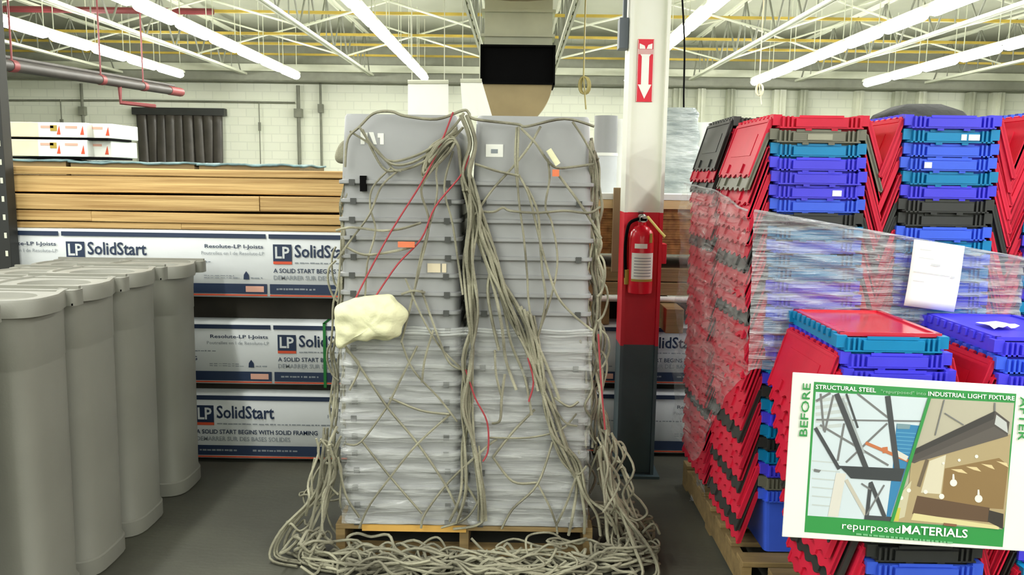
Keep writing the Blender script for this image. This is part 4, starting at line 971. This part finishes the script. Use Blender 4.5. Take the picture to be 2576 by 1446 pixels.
Z = lambda x, y: (1960 + x / 2.648, 900 + y / 2.648)      # from the enlarged view
ma = lambda n, c: mat('print ' + n, tuple(int(v * .86) for v in c), .55, var=.02)
art = Art()
art.poly([Z(232, 160), Z(1578, 240), Z(1462, 1258), Z(165, 1160)], m_green)
art.poly([Z(243, 228), Z(988, 268), Z(728, 1088), Z(186, 1052)], ma('sky', (222, 236, 240)))
art.poly([Z(1006, 272), Z(1562, 302), Z(1462, 1142), Z(746, 1092)], ma('room', (196, 190, 166)))
# before: tower, frame
sky2 = ma('pale facade', (206, 216, 212)); dk = ma('dark steel', (62, 66, 68)); bl2 = ma('blue glass', (44, 134, 186)); wh = ma('white paint', (232, 228, 216)); md = ma('mid steel', (120, 122, 120)); og = ma('orange', (206, 118, 66))
for k in range(5): art.line(Z(240, 290 + k * 45), Z(470 - k * 14, 260 + k * 48), 9, sky2)
for k in range(6): art.line(Z(215, 690 + k * 58), Z(400, 706 + k * 58), 3, sky2)
art.poly([Z(778, 440), Z(928, 455), Z(722, 1082), Z(700, 1080), Z(748, 740)], bl2)
for k in range(7): art.line(Z(775, 500 + k * 26), Z(905 - k * 8, 508 + k * 26), 2.5, ma('blue glass light', (88, 168, 206)))
art.poly([Z(778, 440), Z(870, 447), Z(862, 478), Z(780, 476)], ma('blue grey', (128, 162, 170)))
art.poly([Z(375, 770), Z(440, 775), Z(385, 1062), Z(318, 1056)], wh)
art.line(Z(440, 815), Z(580, 1070), 9, ma('beige', (210, 204, 186)))
art.line(Z(245, 415), Z(940, 425), 4, md)
for a, c, w in (((275, 240), (295, 490), 5), ((360, 250), (300, 500), 5), ((430, 440), (385, 690), 5), ((520, 240), (720, 400), 5), ((715, 440), (440, 700), 5), ((270, 450), (720, 720), 5), ((245, 290), (340, 235), 6)): art.line(Z(*a), Z(*c), w, md)
art.line(Z(570, 570), Z(850, 690), 8, og); art.poly([Z(680, 600), Z(715, 596), Z(718, 636), Z(682, 640)], og); art.poly([Z(780, 620), Z(852, 660), Z(838, 690), Z(778, 660)], wh)
art.line(Z(380, 240), Z(580, 760), 13, dk); art.line(Z(445, 240), Z(520, 470), 5, dk); art.line(Z(420, 270), Z(560, 640), 5, ma('light steel', (176, 186, 184)))
art.line(Z(720, 255), Z(780, 775), 14, dk); art.line(Z(238, 470), Z(395, 745), 9, dk)
art.poly([Z(390, 722), Z(826, 742), Z(800, 826), Z(470, 806), Z(440, 770)], ma('dark girder', (48, 54, 56)))
art.line(Z(600, 830), Z(690, 1060), 10, dk); art.line(Z(600, 840), Z(575, 1050), 9, dk); art.line(Z(690, 850), Z(570, 1050), 4, md); art.line(Z(540, 840), Z(600, 880), 4, md)
art.poly([Z(560, 1048), Z(735, 1060), Z(728, 1088), Z(556, 1076)], dk); art.poly([Z(230, 742), Z(275, 752), Z(262, 768), Z(228, 760)], md)
# after: hanging beam lamp in a bar
art.poly([Z(850, 860), Z(870, 690), Z(1530, 510), Z(1500, 900), Z(1470, 1130), Z(746, 1092)], ma('warm room', (186, 166, 120)))
art.poly([Z(990, 690), Z(1100, 650), Z(1060, 910), Z(930, 900)], ma('bright panel', (230, 222, 192)))
art.poly([Z(1090, 740), Z(1450, 670), Z(1510, 720), Z(1470, 1010), Z(1060, 980)], ma('brown room', (146, 116, 66)))
for k in range(4): art.poly([Z(1130 + 100 * k, 745 - 18 * k), Z(1200 + 100 * k, 745 - 14 * k), Z(1240 + 90 * k, 775 - 14 * k), Z(1180 + 100 * k, 765 - 16 * k)], ma('soft light', (236, 214, 160)))
art.poly([Z(905, 920), Z(1380, 1000), Z(1370, 1095), Z(870, 1040)], ma('counter', (98, 72, 44)))
art.poly([Z(880, 1035), Z(1440, 1120), Z(1436, 1142), Z(862, 1080)], ma('light counter', (232, 220, 160)))
art.poly([Z(1375, 1015), Z(1470, 1040), Z(1464, 1140), Z(1365, 1090)], ma('dark end', (46, 40, 30)))
art.poly([Z(800, 900), Z(870, 820), Z(820, 1060), Z(745, 1085)], ma('pale wall', (214, 206, 170))); art.poly([Z(755, 1000), Z(795, 1000), Z(780, 1088), Z(735, 1086)], ma('yellow block', (214, 206, 80)))
art.line(Z(975, 680), Z(915, 860), 9, ma('post', (112, 96, 72)))
art.line(Z(1095, 280), Z(1030, 520), 3, md); art.line(Z(1095, 370), Z(1220, 450), 3, md); art.line(Z(1430, 300), Z(1428, 360), 4, md)
art.poly([Z(905, 605), Z(1430, 355), Z(1525, 430), Z(1510, 520), Z(1420, 470), Z(890, 705), Z(868, 700)], ma('lamp beam', (78, 72, 66)))
art.poly([Z(905, 605), Z(1430, 355), Z(1420, 410), Z(885, 650)], ma('lamp beam dark', (54, 50, 46)))
art.poly([Z(868, 702), Z(1420, 460), Z(1515, 522), Z(1000, 672)], ma('lamp under', (92, 86, 78)))
art.poly([Z(1438, 380), Z(1505, 432), Z(1512, 505), Z(1425, 445)], ma('lamp end', (206, 210, 206)))
lampm = ma('bulb', (252, 250, 236))
for x, y, r in ((1145, 835, 24), (1308, 940, 26), (1065, 925, 18), (960, 895, 14), (850, 885, 14), (800, 935, 13), (1300, 660, 12), (1185, 685, 10), (1080, 705, 9)):
    art.poly([Z(x + r * math.cos(R(30 * k)), y + r * math.sin(R(30 * k))) for k in range(12)], lampm)
    if r > 20: art.poly([Z(x - 8, y - r), Z(x + 8, y - r), Z(x + 5, y - r - 34), Z(x - 5, y - r - 34)], lampm)
art.poly([Z(1075, 1098), Z(1160, 1108), Z(1158, 1124), Z(1075, 1116)], ma('brown bit', (140, 90, 60)))
art.line(Z(996, 268), Z(735, 1092), 8, m_green)
# lettering
wp = m_paper
art.text('STRUCTURAL STEEL', Z(240, 208), Z(640, 232), Z(241, 178), wp, .016); art.text('"repurposed" into', Z(672, 240), Z(972, 256), Z(674, 212), ma('pale green', (170, 216, 176)), .0)
art.text('INDUSTRIAL LIGHT FIXTURE', Z(986, 254), Z(1560, 286), Z(988, 224), wp, .016)
art.text('repurposed', Z(408, 1152), Z(788, 1182), Z(411, 1090), wp, .0); art.text('MATERIALS', Z(800, 1168), Z(1228, 1198), Z(804, 1112), wp, .016)
x = 500
while x < 1120:
    w_ = random.uniform(12, 40); t_ = (x - 500) / 610; y = 1172 + 56 * t_; art.poly([Z(x, y - 7), Z(x + w_, y - 7 + w_ * .09), Z(x + w_, y + 5 + w_ * .09), Z(x, y + 5)], ma('light green', (120, 196, 134))); x += w_ + random.uniform(4, 10)
art.text('BEFORE', Z(182, 528), Z(208, 172), Z(128, 524), m_green, .012)
art.text('AFTER', Z(1598, 258), Z(1574, 552), Z(1652, 262), m_green, .012)
o = art.b.build('printed_picture', art.mats, sg)
